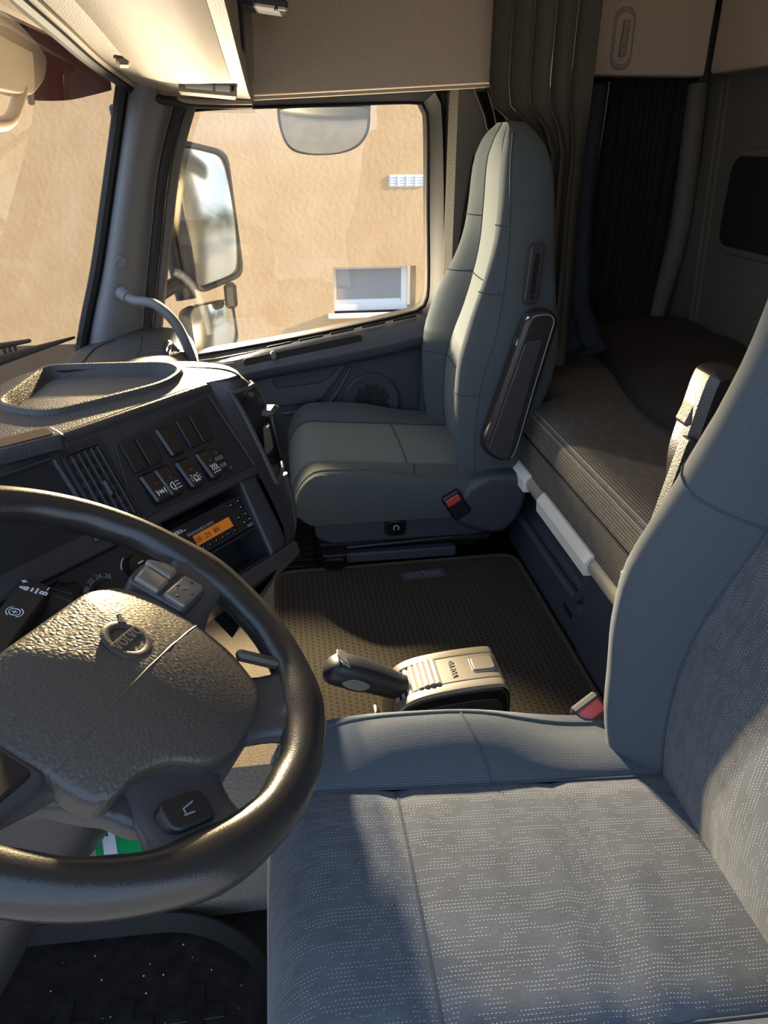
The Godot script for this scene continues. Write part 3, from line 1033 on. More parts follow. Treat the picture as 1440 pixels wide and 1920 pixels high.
	drape(cw, "cloth", Vector3(0.545, 1.5, -2.19), Vector3(0.64, 1.5, -2.15), [[1.105, 0.0, 1.0], [1.05, 0.02, 0.8], [0.95, 0.06, 0.7], [0.7, 0.08, 0.6], [0.5, 0.08, 0.6]], 3, 0.014, M.curtain_dark, 6)
	for x in [0.548, 0.575]:
		part(cw, "hook", tube(MB.new(), smooth([Vector3(x, 1.125, -2.175), Vector3(x - 0.006, 1.112, -2.168), Vector3(x, 1.104, -2.17), Vector3(x + 0.006, 1.108, -2.175)], 5), 0.0025, 6), M.black)

func drape(parent: Node3D, called: String, a: Vector3, c: Vector3, lev: Array, folds: int, amp: float, m: Material, seed_: int) -> void:
	var rng := RandomNumberGenerator.new()
	rng.seed = seed_
	var ph := []
	for i in folds + 2: ph.append(rng.randf_range(0.6, 1.3))
	var n := folds * 10
	var along := (c - a)
	along.y = 0
	var side := along.cross(Vector3.UP).normalized()
	var rows := []
	var uvs := []
	var ny := 22
	for j in ny + 1:
		var y := lerpf(lev[0][0], lev[-1][0], float(j) / ny)
		var sh := 0.0
		var wd := 1.0
		for q in lev.size() - 1:
			if y <= lev[q][0] and y >= lev[q + 1][0]:
				var t: float = (lev[q][0] - y) / (lev[q][0] - lev[q + 1][0])
				t = t * t * (3 - 2 * t)
				sh = lerpf(lev[q][1], lev[q + 1][1], t)
				wd = lerpf(lev[q][2], lev[q + 1][2], t)
		var row := []
		var ur := []
		for i in n + 1:
			var f := float(i) / n
			var g := f * folds
			var kk: float = lerpf(ph[int(g)], ph[int(g) + 1], g - int(g))
			var o := amp * kk * sin(g * TAU + 0.5 * sin(y * 3.0 + g))
			var p := a + along * (0.5 + (f - 0.5) * wd) + Vector3(sh, 0, 0) + side * o + along * 0.012 * cos(g * TAU) / maxf(along.length(), 0.01)
			p.y = y
			row.append(p)
			ur.append(Vector2(f * along.length() * 2.2, y))
		var back := row.duplicate()
		back.reverse()
		for p in back:
			row.append(p - side * 0.004)
			ur.append(Vector2(0, y))
		rows.append(row)
		uvs.append(ur)
	part(parent, called, loft(MB.new(), rows, true, true, true, uvs), m, 60.0)

# ---------------------------------------------------------------- seats (the two are mirror images)
const BASE := [[-0.1, 0.262], [0.0, 0.262], [0.15, 0.25], [0.3, 0.238], [0.47, 0.225], [0.6, 0.22]]
const RISE := [[-0.1, 0.0], [0.0, 0.004], [0.03, 0.02], [0.06, 0.04], [0.1, 0.056], [0.16, 0.064], [0.21, 0.066], [0.26, 0.056], [0.32, 0.026], [0.37, 0.006], [0.42, 0.0], [0.6, 0.0]]

func cush(x: float, w: float, xf: float, sc: float) -> float:   # height of the cushion at x (from the front) and w (across)
	var y := lerp_tab(BASE, x)
	var aw := absf(w)
	var seam := 0.155
	var u := clampf((aw - seam) / 0.092, 0.0, 1.0)
	var b := lerpf(u, sin(u * PI / 2.0), 0.6)
	if aw > 0.247:
		b = 1.0 - pow((aw - 0.247) / 0.035, 2.0) * 0.6
	y += lerp_tab(RISE, x) * (0.48 if sc > 0.9 else 0.62) * sc * b + 0.004 * sin(u * PI)
	y -= 0.005 * exp(-pow((aw - seam) / 0.006, 2.0))
	if aw < seam:
		y += 0.006 * (1.0 - pow(aw / seam, 2.0))
	var nose := 0.075
	if x - xf < nose:
		var q := 1.0 - (x - xf) / nose
		y -= 0.11 * (1.0 - sqrt(maxf(0.0, 1.0 - q * q)))
	return y

const FRONT := [[0.12, 0.50], [0.2, 0.482], [0.3, 0.470], [0.42, 0.472], [0.5, 0.486], [0.58, 0.510], [0.66, 0.528], [0.75, 0.540], [0.85, 0.540], [0.95, 0.538], [1.0, 0.548], [1.03, 0.562]]
const BOLS := [[0.12, 0.03], [0.2, 0.05], [0.28, 0.058], [0.36, 0.062], [0.45, 0.075], [0.53, 0.088], [0.61, 0.085], [0.70, 0.06], [0.80, 0.035], [0.92, 0.022], [1.03, 0.01]]
const BACKX := [[0.12, 0.575], [0.27, 0.60], [0.36, 0.628], [0.5, 0.665], [0.66, 0.662], [0.82, 0.655], [0.92, 0.645], [0.98, 0.628], [1.03, 0.598]]
const HALF := [[0.12, 0.225], [0.25, 0.245], [0.5, 0.248], [0.58, 0.24], [0.66, 0.212], [0.74, 0.184], [0.84, 0.172], [0.92, 0.163], [0.97, 0.146], [1.0, 0.122], [1.018, 0.09], [1.03, 0.05]]
const INS := [[0.12, 0.155], [0.4, 0.155], [0.6, 0.128], [0.8, 0.092], [0.95, 0.064], [1.03, 0.03]]

func seat(driver: bool) -> void:
	var zc := -0.535 if driver else -1.935
	var sg := -1.0 if driver else 1.0     # towards the middle of the cab
	var xf := -0.058 if driver else 0.006
	var sc := 1.0 if driver else 0.55
	var cloth: Material = M.cloth if driver else M.cloth_pass
	var ins: Material = M.insert if driver else M.insert_pass
	var s := thing("truck_seat", "large blue-grey cloth driver seat in the foreground, dark stitched middle panel" if driver else "teal-grey cloth passenger seat with tall backrest by the door window", "seat", Vector3(0.25, 0, zc))
	var W := 0.275
	# cushion: sheets of the top split at the seam, plus sides
	var ws := []
	for i in 41: ws.append(lerpf(-W, W, i / 40.0))
	var groups := [[], [], []]
	for w in [-W, -0.268, -0.26, -0.25, -0.238, -0.225, -0.21, -0.195, -0.18, -0.167, -0.16, -0.155]: groups[0].append(w)
	for i in 17: groups[1].append(lerpf(-0.155, 0.155, i / 16.0))
	for i in groups[0].size(): groups[2].append(-groups[0][groups[0].size() - 1 - i])
	var xs := []
	for i in 9: xs.append(xf + 0.075 * pow(i / 8.0, 2.0))
	for i in range(1, 23): xs.append(lerpf(xf + 0.075, 0.53, i / 22.0))
	var cover := MB.new()
	var mid := MB.new()
	for g in 3:
		var rows := []
		var uvs := []
		var run := 0.0
		for i in xs.size():
			if i > 0: run += Vector2(xs[i] - xs[i - 1], cush(xs[i], 0, xf, sc) - cush(xs[i - 1], 0, xf, sc)).length()
			var row := []
			var ur := []
			for w in groups[g]:
				var y := cush(xs[i], w, xf, sc)
				if driver and g == 1:
					# creases pressed into the middle panel
					var a: float = xs[i] - 0.27 - 0.10 * (w + 0.1)
					y += 0.0045 * exp(-pow(a / 0.012, 2.0)) * smoothstep(-0.16, -0.02, -w) - 0.004 * exp(-pow((a - 0.02) / 0.014, 2.0))
					var c: float = xs[i] - 0.36 - 0.2 * (w + 0.02)
					y += 0.005 * exp(-pow(c / 0.013, 2.0)) * smoothstep(0.02, 0.1, -w * sg * -1.0 + 0.1)
					y -= 0.004 * exp(-pow((xs[i] - 0.112) / 0.006, 2.0))
				row.append(Vector3(xs[i], y, zc + sg * w))
				ur.append(Vector2(run, w))
			rows.append(row)
			uvs.append(ur)
		if g == 1: loft(mid, rows, false, false, false, uvs)
		else: loft(cover, rows, false, false, false, uvs)
	# sides and underside
	for e in [-1.0, 1.0]:
		var rows := []
		for i in xs.size():
			var y := cush(xs[i], W * e, xf, sc)
			var yb := 0.125 + 0.03 * (1.0 - smoothstep(0.0, 0.05, xs[i] - xf))
			y = maxf(y, yb + 0.004)
			rows.append([Vector3(xs[i], cush(xs[i], W * e, xf, sc), zc + sg * W * e), Vector3(xs[i], lerpf(y, yb, 0.15), zc + sg * (W + 0.006) * e), Vector3(xs[i], lerpf(y, yb, 0.6), zc + sg * (W + 0.004) * e), Vector3(xs[i], yb, zc + sg * (W - 0.01) * e), Vector3(xs[i], yb, zc)])
		var ur := []
		for row in rows:
			var u := []
			for q in row.size(): u.append(Vector2(row[q].x, row[q].y * 1.0 + q * 0.001))
			ur.append(u)
		loft(cover, rows, false, false, false, ur)
	# nose closing strip
	var nose := []
	var all: Array = groups[0] + groups[1] + groups[2]
	var r0 := []
	var r1 := []
	for w in all:
		r0.append(Vector3(xf, cush(xf, w, xf, sc), zc + sg * w))
		r1.append(Vector3(xf + 0.006, 0.155, zc + sg * w))
	loft(cover, [r0, r1], false)
	part(s, "cushion_cover", cover, cloth, 50.0, false)
	part(s, "cushion_panel", mid, ins, 50.0, false)
	var seam := []
	for e in [-1.0, 1.0]:
		seam = []
		for i in range(2, xs.size()): seam.append(Vector3(xs[i], cush(xs[i], 0.155 * e, xf, sc) + 0.0015, zc + sg * 0.155 * e))
		part(s, "seam", tube(MB.new(), seam, 0.0016, 5), M.seam)
		# welt along the upper side edge
		seam = []
		for i in range(3, xs.size()): seam.append(Vector3(xs[i], cush(xs[i], 0.258 * e, xf, sc) + 0.0005, zc + sg * 0.258 * e))
		part(s, "piping", tube(MB.new(), seam, 0.0022, 6), cloth)
		seam = []
		var xq := 0.24 if driver else 0.33
		for i in 9:
			var w: float = lerpf(0.157, 0.255, i / 8.0) * e
			seam.append(Vector3(xq - 0.02 * i / 8.0, cush(xq - 0.02 * i / 8.0, w, xf, sc) + 0.0008, zc + sg * w))
		part(s, "seam", tube(MB.new(), seam, 0.0014, 5), M.seam)
	seam = []
	var xc := 0.112 if driver else 0.31
	for i in 17:
		var w := lerpf(-0.153, 0.153, i / 16.0)
		seam.append(Vector3(xc, cush(xc, w, xf, sc) + (-0.003 if driver else 0.0008), zc + sg * w))
	part(s, "seam", tube(MB.new(), seam, 0.0018, 5), M.seam)

	# backrest
	var back := MB.new()
	var pan := MB.new()
	var rowsb := [[], [], []]
	var uvb := [[], [], []]
	var ys := []
	for i in 30: ys.append(lerpf(0.12, 0.96, i / 29.0))
	for y in [0.98, 0.995, 1.007, 1.017, 1.025, 1.03]: ys.append(y)
	for y in ys:
		var f := lerp_tab(FRONT, y)
		var bo := lerp_tab(BOLS, y) * (1.0 if driver else 0.8) + (0.028 * smoothstep(0.62, 0.78, y) if driver else 0.0)
		var xb := lerp_tab(BACKX, y)
		var hw := lerp_tab(HALF, y) * (1.0 + (0.15 * smoothstep(0.58, 0.7, y) if driver else 0.0))
		var wi := minf(lerp_tab(INS, y), hw * 0.75)
		var left := []
		var ul := []
		for i in 10:
			var u := i / 9.0
			var w := wi + (hw - wi) * (u if u < 0.7 else 0.7 + (u - 0.7) * 1.0)
			var sh := sin(minf(1.0, u / 0.62) * PI / 2) if u < 0.62 else 0.12 + 0.88 * sqrt(maxf(0.0, 1.0 - pow((u - 0.62) / 0.38, 2.0)))
			left.append(Vector3(f - bo * sh + 0.003 * (1.0 - u), y, w))
			ul.append(Vector2(w + bo * u, y))
		var fx: float = left[-1].x
		for q in [[0.12, 0.004], [0.35, 0.007], [0.6, 0.006], [0.85, 0.0], [0.96, -0.016], [1.0, -0.04]]:
			left.append(Vector3(lerpf(fx, xb, q[0]), y, hw + q[1]))
			ul.append(Vector2(hw + 0.1 + lerpf(fx, xb, q[0]), y))
		left.append(Vector3(xb + 0.004, y, 0.0))
		ul.append(Vector2(hw + 0.4, y))
		for e in [0, 2]:
			var q := 1.0 if e == 2 else -1.0
			var row := []
			for p in left: row.append(Vector3(p.x, p.y, zc + sg * p.z * q))
			rowsb[e].append(row)
			uvb[e].append(ul)
		var row1 := []
		var u1 := []
		for i in 9:
			var w := lerpf(-wi, wi, i / 8.0)
			row1.append(Vector3(f + 0.003 - 0.006 * (1.0 - pow(w / wi, 2.0)), y, zc + sg * w))
			u1.append(Vector2(y, w))
		rowsb[1].append(row1)
		uvb[1].append(u1)
	loft(back, rowsb[0], false, false, false, uvb[0])
	loft(back, rowsb[2], false, false, false, uvb[2])
	loft(pan, rowsb[1], false, false, false, uvb[1])
	var topr := []
	for e in [0, 2]:
		var row: Array = rowsb[e][-1]
		var c := Vector3(0.58, 1.033, zc)
		var mi := back.add(c)
		for k in row.size() - 1:
			back.tri(back.add(row[k]), back.add(row[k + 1]), mi)
	var rt: Array = rowsb[1][-1]
	var mt := back.add(Vector3(0.58, 1.033, zc))
	for k in rt.size() - 1: back.tri(back.add(rt[k]), back.add(rt[k + 1]), mt)
	part(s, "backrest_cover", back, cloth, 60.0, false)
	part(s, "backrest_panel", pan, ins, 60.0, false)
	for e in [0, 2]:
		seam = []
		var welt := []
		for i in range(3, rowsb[e].size()):
			seam.append(rowsb[e][i][0] + Vector3(-0.0015, 0, 0))
			if i < 33: welt.append(rowsb[e][i][9] + Vector3(-0.001, 0, 0))
		part(s, "seam", tube(MB.new(), seam, 0.0016, 5), M.seam)
		part(s, "piping", tube(MB.new(), welt, 0.0022, 6), cloth)
		# cross seams on the bolsters
		for yy in ([17] if driver else [11, 19, 24]):
			seam = []
			for k in 10:
				var g := float(yy) + (k * 0.22 if driver else 0.0)
				seam.append(rowsb[e][int(g)][k].lerp(rowsb[e][int(g) + 1][k], g - int(g)) + Vector3(-0.001, 0, 0))
			part(s, "seam", tube(MB.new(), seam, 0.0015, 5), M.seam)
	for yy in ([] if driver else [11, 19]):
		seam = []
		for p in rowsb[1][yy]: seam.append(p + Vector3(-0.001, 0, 0))
		part(s, "seam", tube(MB.new(), seam, 0.0015, 5), M.seam)

	# folded-up armrest on the inner side
	var az := zc + sg * 0.262
	var af := fr(Vector3(0, 0, az), Vector3(1, 0, 0), Vector3(0, 1, 0), Vector3(0, 0, sg))
	if true:
		var dx := 0.0 if not driver else -0.042
		var dy := 0.0 if not driver else 0.108
		var o := [Vector2(0.548, 0.628), Vector2(0.566, 0.65), Vector2(0.606, 0.654), Vector2(0.628, 0.63), Vector2(0.56, 0.325), Vector2(0.548, 0.295), Vector2(0.515, 0.29), Vector2(0.472, 0.318), Vector2(0.47, 0.345)]
		if driver: o = [Vector2(0.488, 0.64), Vector2(0.503, 0.738), Vector2(0.51, 0.752), Vector2(0.545, 0.752), Vector2(0.57, 0.735), Vector2(0.57, 0.5), Vector2(0.55, 0.45), Vector2(0.51, 0.45)]
		var ar := part(s, "armrest", prism(MB.new(), af, corners(o, 0.02, 5), 0.0, 0.052, 0.01, true), M.arm)
		var o2 := [Vector2(0.55, 0.585), Vector2(0.592, 0.59), Vector2(0.535, 0.30), Vector2(0.515, 0.298), Vector2(0.478, 0.325)]
		if driver: o2 = [Vector2(0.505, 0.70), Vector2(0.545, 0.70), Vector2(0.545, 0.5), Vector2(0.515, 0.48), Vector2(0.50, 0.6)]
		part(ar, "side_plate", prism(MB.new(), af, corners(o2, 0.012, 4), 0.04, 0.055, 0.003), M.arm_plain)
		part(ar, "pivot_cap", lathe(MB.new(), fr(Vector3(0.512 + dx, 0.335 + dy, az + sg * 0.055), Vector3(1, 0, 0), Vector3(0, sg, 0), Vector3(0, 0, sg)), [Vector2(0.012, -0.002), Vector2(0.012, 0.001), Vector2(0.0105, 0.0016), Vector2(0.0, 0.0016)], 20), M.arm_plain)
		var stp := []
		for p in [Vector2(0.562, 0.640), Vector2(0.582, 0.644), Vector2(0.602, 0.643), Vector2(0.613, 0.63), Vector2(0.608, 0.60), Vector2(0.58, 0.47), Vector2(0.552, 0.33), Vector2(0.54, 0.304)]:
			stp.append(Vector3(p.x + dx, p.y + dy, az + sg * 0.0522))
		if not driver: part(ar, "stitching", tube(MB.new(), smooth(stp, 6), 0.0011, 5), M.seam_pale)
		var ch := box(MB.new(), fr(Vector3(0.549 + dx, 0.605 + dy, az + sg * 0.03), Vector3(0.94, -0.32, 0), Vector3(0.32, 0.94, 0), Vector3(0, 0, 1)), Vector3(0.012, 0.075, 0.03), 0.004)
		part(ar, "release_lever", ch, M.chrome if not driver else M.arm_plain)
		if driver:
			var br := prism(MB.new(), fr(Vector3(0, 0, az - sg * 0.004), Vector3(1, 0, 0), Vector3(0, 1, 0), Vector3(0, 0, sg)), corners([Vector2(0.462, 0.53), Vector2(0.49, 0.53), Vector2(0.508, 0.66), Vector2(0.487, 0.672)], 0.008, 3), 0.0, 0.02, 0.003)
			part(ar, "bracket", br, M.arm_plain)
			part(ar, "bracket_hole", lathe(MB.new(), fr(Vector3(0.492, 0.643, az + sg * 0.016), Vector3(1, 0, 0), Vector3(0, sg, 0), Vector3(0, 0, sg)), [Vector2(0.008, -0.004), Vector2(0.008, 0.001), Vector2(0.0, 0.001)], 14), M.void)
	# belt guide on the side of the backrest
	if not driver:
		var gf := fr(Vector3(0.588, 0.718, zc + 0.222), Vector3(0.985, 0.0, -0.12), Vector3(0.1, 0.985, -0.12), Vector3(0.12, 0.12, 0.985))
		var gd := part(s, "belt_guide", prism(MB.new(), gf, rrect(0.034, 0.135, 0.012, 4), -0.01, 0.007, 0.003), M.arm_plain)
		part(gd, "slot", prism(MB.new(), gf, rrect(0.013, 0.09, 0.003, 3), 0.0, 0.0075, 0.0005), M.void)
		part(gd, "screw", lathe(MB.new(), fr(gf * Vector3(0, -0.053, 0.007), gf.basis.x, gf.basis.y, gf.basis.z), [Vector2(0.005, 0), Vector2(0.005, 0.002), Vector2(0, 0.002)], 12), M.black)
	# recliner cover
	var rz := zc + sg * 0.262
	var rf := fr(Vector3(0, 0, rz), Vector3(1, 0, 0), Vector3(0, 1, 0), Vector3(0, 0, sg))
	part(s, "recliner_cover", prism(MB.new(), rf, smooth([Vector2(0.405, 0.135), Vector2(0.42, 0.185), Vector2(0.455, 0.228), Vector2(0.51, 0.248), Vector2(0.575, 0.243), Vector2(0.598, 0.215), Vector2(0.594, 0.15), Vector2(0.55, 0.085), Vector2(0.47, 0.09)], 4, true), -0.03, 0.028, 0.014), M.seat_plastic)
	# belt buckle
	var bf := fr(Vector3(0.428, 0.2, rz + sg * 0.022), Vector3(0.84, 0.54, 0), Vector3(-0.54, 0.84, 0), Vector3(0, 0, 1))
	if driver: bf = fr(Vector3(0.425, 0.232, -0.822), Vector3(0.84, 0.5, -0.2), Vector3(-0.5, 0.62, -0.6), Vector3(-0.15, 0.6, 0.8))
	if not driver: bf = fr(Vector3(0.402, 0.192, rz + sg * 0.022), Vector3(0.84, 0.54, 0), Vector3(-0.54, 0.84, 0), Vector3(0, 0, 1))
	var bu := part(s, "buckle", box(MB.new(), bf, Vector3(0.05, 0.075, 0.024), 0.005), M.black)
	bu.position += bf.basis.y * -0.025
	lab(part(bu, "red_button", box(MB.new(), Transform3D(bf.basis, bf.origin + bf.basis.z * 0.0115 - bf.basis.y * 0.006), Vector3(0.038, 0.02, 0.006), 0.002), M.red), "red release button")
	# base
	var bs := part(s, "seat_base", prism(MB.new(), fr(Vector3(0, 0, zc), Vector3(1, 0, 0), Vector3(0, 1, 0), Vector3(0, 0, 1)), corners([Vector2(0.055, 0.135), Vector2(0.06, 0.07), Vector2(0.10, 0.05), Vector2(0.5, 0.05), Vector2(0.56, 0.09), Vector2(0.585, 0.16), Vector2(0.4, 0.135)], 0.015, 3), -0.235, 0.235, 0.008, true), M.seat_plastic)
	if not driver:
		var kf := fr(Vector3(0.268, 0.098, zc + 0.236), Vector3(1, 0, 0), Vector3(0, 1, 0), Vector3(0, 0, 1))
		var kn := part(bs, "adjuster_pad", prism(MB.new(), kf, rrect(0.056, 0.055, 0.012, 4), -0.01, 0.012, 0.004), M.black)
		part(kn, "adjuster_button", prism(MB.new(), kf, rrect(0.042, 0.042, 0.010, 4), 0.008, 0.018, 0.004), M.gloss)
		var arc := []
		for i in 13:
			var a := lerpf(-0.9, PI + 0.9, i / 12.0)
			arc.append(kf * Vector3(cos(a) * 0.007, sin(a) * 0.007, 0.0182))
		part(kn, "mark", tube(MB.new(), arc, 0.0012, 5), M.white_print)
		# lower frame, slide rail and handle
		part(s, "lower_frame", bx(0.09, 0.5, 0.0, 0.055, zc - 0.2, zc + 0.21, 0.01), M.black)
		part(s, "bellows", bx(0.07, 0.53, 0.03, 0.05, zc - 0.225, zc + 0.23, 0.006), M.rubber)
		part(s, "slide_rail", bx(0.13, 0.43, 0.002, 0.03, zc + 0.225, zc + 0.255, 0.004), M.door_dark)
		part(s, "slide_bar", tube(MB.new(), [Vector3(0.14, 0.043, zc + 0.24), Vector3(0.42, 0.05, zc + 0.235)], 0.006, 8), M.black)
		var hd := part(s, "slide_handle", box(MB.new(), fr(Vector3(0.105, 0.022, zc + 0.262), Vector3(1, 0, 0), Vector3(0, 1, 0), Vector3(0, 0, 1)), Vector3(0.062, 0.042, 0.05), 0.01), M.gloss)
		part(hd, "rib", box(MB.new(), fr(Vector3(0.105, 0.045, zc + 0.262), Vector3(1, 0, 0), Vector3(0, 1, 0), Vector3(0, 0, 1)), Vector3(0.062, 0.008, 0.052), 0.003), M.black)
		# knob at the front of the cushion
		var kb := part(s, "front_knob", lathe(MB.new(), fr(Vector3(0.004, 0.155, zc + 0.235), Vector3(0, 1, 0), Vector3(0, 0, 1), Vector3(-1, 0, 0)), [Vector2(0.018, 0.0), Vector2(0.019, 0.006), Vector2(0.016, 0.009), Vector2(0.019, 0.012), Vector2(0.019, 0.022), Vector2(0.014, 0.026), Vector2(0.0, 0.027)], 20), M.black)
		part(kb, "rim", lathe(MB.new(), fr(Vector3(0.0, 0.176, zc + 0.235), Vector3(1, 0, 0), Vector3(0, 0, 1), Vector3(0, 1, 0)), [Vector2(0.012, 0.0), Vector2(0.012, 0.008), Vector2(0.0, 0.009)], 16), M.chrome)

# ---------------------------------------------------------------- dashboard
func dl(s: float, y: float, o := 0.0) -> Transform3D:   # a spot on the switch panel
	return Transform3D(DF.basis, DF * Vector3(s, y, o))

func dash_plate(parent: Node3D, called: String, pts: Array, o0: float, o1: float, m: Material, bev := 0.002) -> MeshInstance3D:
	return part(parent, called, prism(MB.new(), DF, pts, o0, o1, bev), m)

func shifted(pts: Array, d: Vector2) -> Array:
	return pts.map(func(p): return p + d)

func strokes(parent: Node3D, called: String, t: Transform3D, lines: Array, r: float, m: Material) -> MeshInstance3D:
	var b := MB.new()
	for l in lines:
		var pts := []
		for p in l: pts.append(t * Vector3(p.x, p.y, 0))
		tube(b, pts, r, 5)
	return part(parent, called, b, m)

func arc2(c: Vector2, r: float, a0: float, a1: float, n := 8) -> Array:
	var o := []
	for i in n + 1:
		var a := lerpf(a0, a1, float(i) / n)
		o.append(c + Vector2(cos(a), sin(a)) * r)
	return o

func dashboard() -> void:
	var d := thing("dashboard", "dark grey dashboard angled to the driver with switches, radio and top tray", "dashboard", D0)
	var dnh := Vector3(DN.x, 0, DN.z).normalized()
	var pf := fr(D0, dnh, Vector3.UP, DH)
	var prof := [Vector2(-0.062, 0.058), Vector2(-0.059, 0.082), Vector2(-0.0565, 0.084), Vector2(-0.053, 0.082), Vector2(-0.0503, 0.0746), Vector2(0.0313, -0.0464), Vector2(0.0325, -0.0495), Vector2(0.031, -0.052), Vector2(0.018, -0.0626), Vector2(-0.05, -0.10), Vector2(-0.0626, -0.1218), Vector2(0.002, -0.218), Vector2(0.0863, -0.1637), Vector2(0.104, -0.154), Vector2(0.1075, -0.156), Vector2(0.1124, -0.171), Vector2(0.108, -0.18), Vector2(0.06, -0.235), Vector2(-0.3, -0.24), Vector2(-0.42, 0.0), Vector2(-0.3, 0.055)]
	part(d, "body", prism(MB.new(), pf, prof, -0.62, 0.116, 0.0), M.dash, 30.0)
	# soft roll under the top cover
	var roll := []
	for i in 20: roll.append(pf * Vector3(-0.060, 0.0755, lerpf(-0.62, 0.112, i / 19.0)))
	part(d, "fascia_roll", tube(MB.new(), roll, 0.0105, 12), M.dash)
	# top cover with the sunk tray
	var top := [Vector2(-0.62, -0.62)]
	for s in [-0.5, -0.3, -0.1, 0.06]: top.append(Vector2((pf * Vector3(-0.063, 0, s)).x, (pf * Vector3(-0.063, 0, s)).z))
	top.append_array([Vector2(-0.112, -1.2), Vector2(-0.068, -1.225), Vector2(-0.064, -1.25), Vector2(-0.09, -1.30), Vector2(-0.15, -1.335), Vector2(-0.38, -1.35), Vector2(-0.44, -1.28), Vector2(-0.5, -1.0)])
	var tray := corners([Vector2(-0.415, -1.115), Vector2(-0.392, -1.305), Vector2(-0.19, -1.296), Vector2(-0.165, -1.245), Vector2(-0.187, -1.18), Vector2(-0.325, -1.062), Vector2(-0.375, -1.083)], 0.028, 5)
	var c := Vector2(-0.29, -1.19)
	var n := 96
	var o := resample(corners(top, 0.02, 3), c, n)
	var r1 := resample(tray, c, n)
	var rows := []
	for q in [[0, 0.60, 0.0], [0, 0.640, 0.0], [0, 0.646, 0.005], [1, 0.648, 0.010], [1, 0.6555, 0.006], [1, 0.656, 0.0], [1, 0.653, -0.004], [1, 0.634, -0.012], [1, 0.632, -0.016]]:
		var row := []
		for i in n:
			var p: Vector2 = o[i] if q[0] == 0 else r1[i]
			var dir := (p - c).normalized()
			p += dir * (q[2] if q[0] == 1 else -q[2])
			row.append(Vector3(p.x, q[1], p.y))
		rows.append(row)
	part(d, "top_cover", loft(MB.new(), rows, true), M.dash_top, 35.0)
	# grille floor of the tray
	var fb := MB.new()
	prism(fb, fr(Vector3(0, 0.629, 0), Vector3(1, 0, 0), Vector3(0, 0, 1), Vector3(0, 1, 0)), resample(tray, c, 48).map(func(p): return c + (p - c) * 0.96), 0.0, 0.005, 0.0)
	lab(part(d, "tray_grille", fb, M.grille), "fine honeycomb grille in the tray floor")
	# small sensor bezel near the front of the top
	var sb := prism(MB.new(), fr(Vector3(-0.335, 0.649, -0.945), Vector3(0.8, 0, -0.6), Vector3(-0.6, 0, -0.8), Vector3(0, 1, 0)), rrect(0.1, 0.05, 0.01, 3), -0.01, 0.008, 0.004)
	part(d, "top_bezel", sb, M.dash)
	part(d, "top_bezel_lid", prism(MB.new(), fr(Vector3(-0.335, 0.649, -0.945), Vector3(0.8, 0, -0.6), Vector3(-0.6, 0, -0.8), Vector3(0, 1, 0)), rrect(0.08, 0.032, 0.006, 3), 0.0, 0.009, 0.001), M.gloss)
	part(d, "sensor", prism(MB.new(), fr(Vector3(-0.428, 0.648, -1.16), Vector3(1, 0, 0), Vector3(0, 0, 1), Vector3(0, 1, 0)), rrect(0.014, 0.03, 0.004, 3), -0.004, 0.002, 0.001), M.gloss)
	# switch panel
	var pl := dash_plate(d, "switch_panel", corners([Vector2(-0.094, 0.066), Vector2(0.097, 0.083), Vector2(0.112, -0.046), Vector2(-0.126, -0.046)], 0.004, 2), -0.004, 0.0022, M.panel, 0.0015)
	dash_plate(d, "panel_edge", [Vector2(0.099, 0.084), Vector2(0.103, 0.083), Vector2(0.118, -0.046), Vector2(0.114, -0.047)], -0.002, 0.005, M.dash, 0.001)
	var blank := rrect(0.0255, 0.047, 0.004, 3)
	for s in [-0.0765, -0.0495, 0.0295, 0.0560]:
		var k := dash_plate(pl, "blank_cover", shifted(blank, Vector2(s, 0.041 + s * 0.02)), 0.0, 0.0065, M.black, 0.002)
		part(k, "ridge", tube(MB.new(), [DF * Vector3(s - 0.0115, 0.061 + s * 0.02, 0.0062), DF * Vector3(s - 0.0115, 0.021 + s * 0.02, 0.0062)], 0.0018, 6), M.panel)
	var rk := part(pl, "blank_rocker", box(MB.new(), Transform3D(DF.basis * Basis(Vector3(1, 0, 0), -0.13), DF * Vector3(-0.0095, 0.040, 0.002)), Vector3(0.0265, 0.047, 0.012), 0.003), M.gloss)
	var spots := [-0.074, -0.0475, -0.009, 0.0315]
	for i in 4:
		var sx: float = spots[i]
		var y0 := -0.0135 if i < 2 else -0.0155
		var fr2 := Transform3D(DF.basis * Basis(Vector3(1, 0, 0), -0.20), DF * Vector3(sx, y0, 0.002))
		var sw := part(pl, "rocker_switch", box(MB.new(), fr2, Vector3(0.0258, 0.047, 0.018), 0.003), M.gloss)
		lab(sw, ["rocker switch with axle lock symbol", "rocker switch with work lamp symbol", "rocker switch with beacon symbol", "rocker switch with heating symbol"][i])
		part(sw, "indicator", box(MB.new(), fr2.translated_local(Vector3(0.003, 0.003, 0.0085)), Vector3(0.0055, 0.003, 0.002), 0.0008), M.dash_top)
		var ic := fr2.translated_local(Vector3(0.002, -0.011, 0.0094))
		var lines := []
		if i == 0:
			lines = [[Vector2(-0.007, 0.0045), Vector2(-0.007, -0.0045)], [Vector2(0.007, 0.0045), Vector2(0.007, -0.0045)], [Vector2(-0.007, 0), Vector2(-0.002, 0)], [Vector2(0.002, 0), Vector2(0.007, 0)], [Vector2(-0.003, 0.003), Vector2(0.003, -0.003)], [Vector2(-0.003, -0.003), Vector2(0.003, 0.003)]]
		elif i == 1:
			lines = [arc2(Vector2(-0.002, 0), 0.0062, PI / 2, 3 * PI / 2), [Vector2(-0.002, 0.0062), Vector2(-0.002, -0.0062)]]
			for q in [-0.005, 0.0, 0.005]: lines.append([Vector2(0.001, q), Vector2(0.0085, q)])
		elif i == 2:
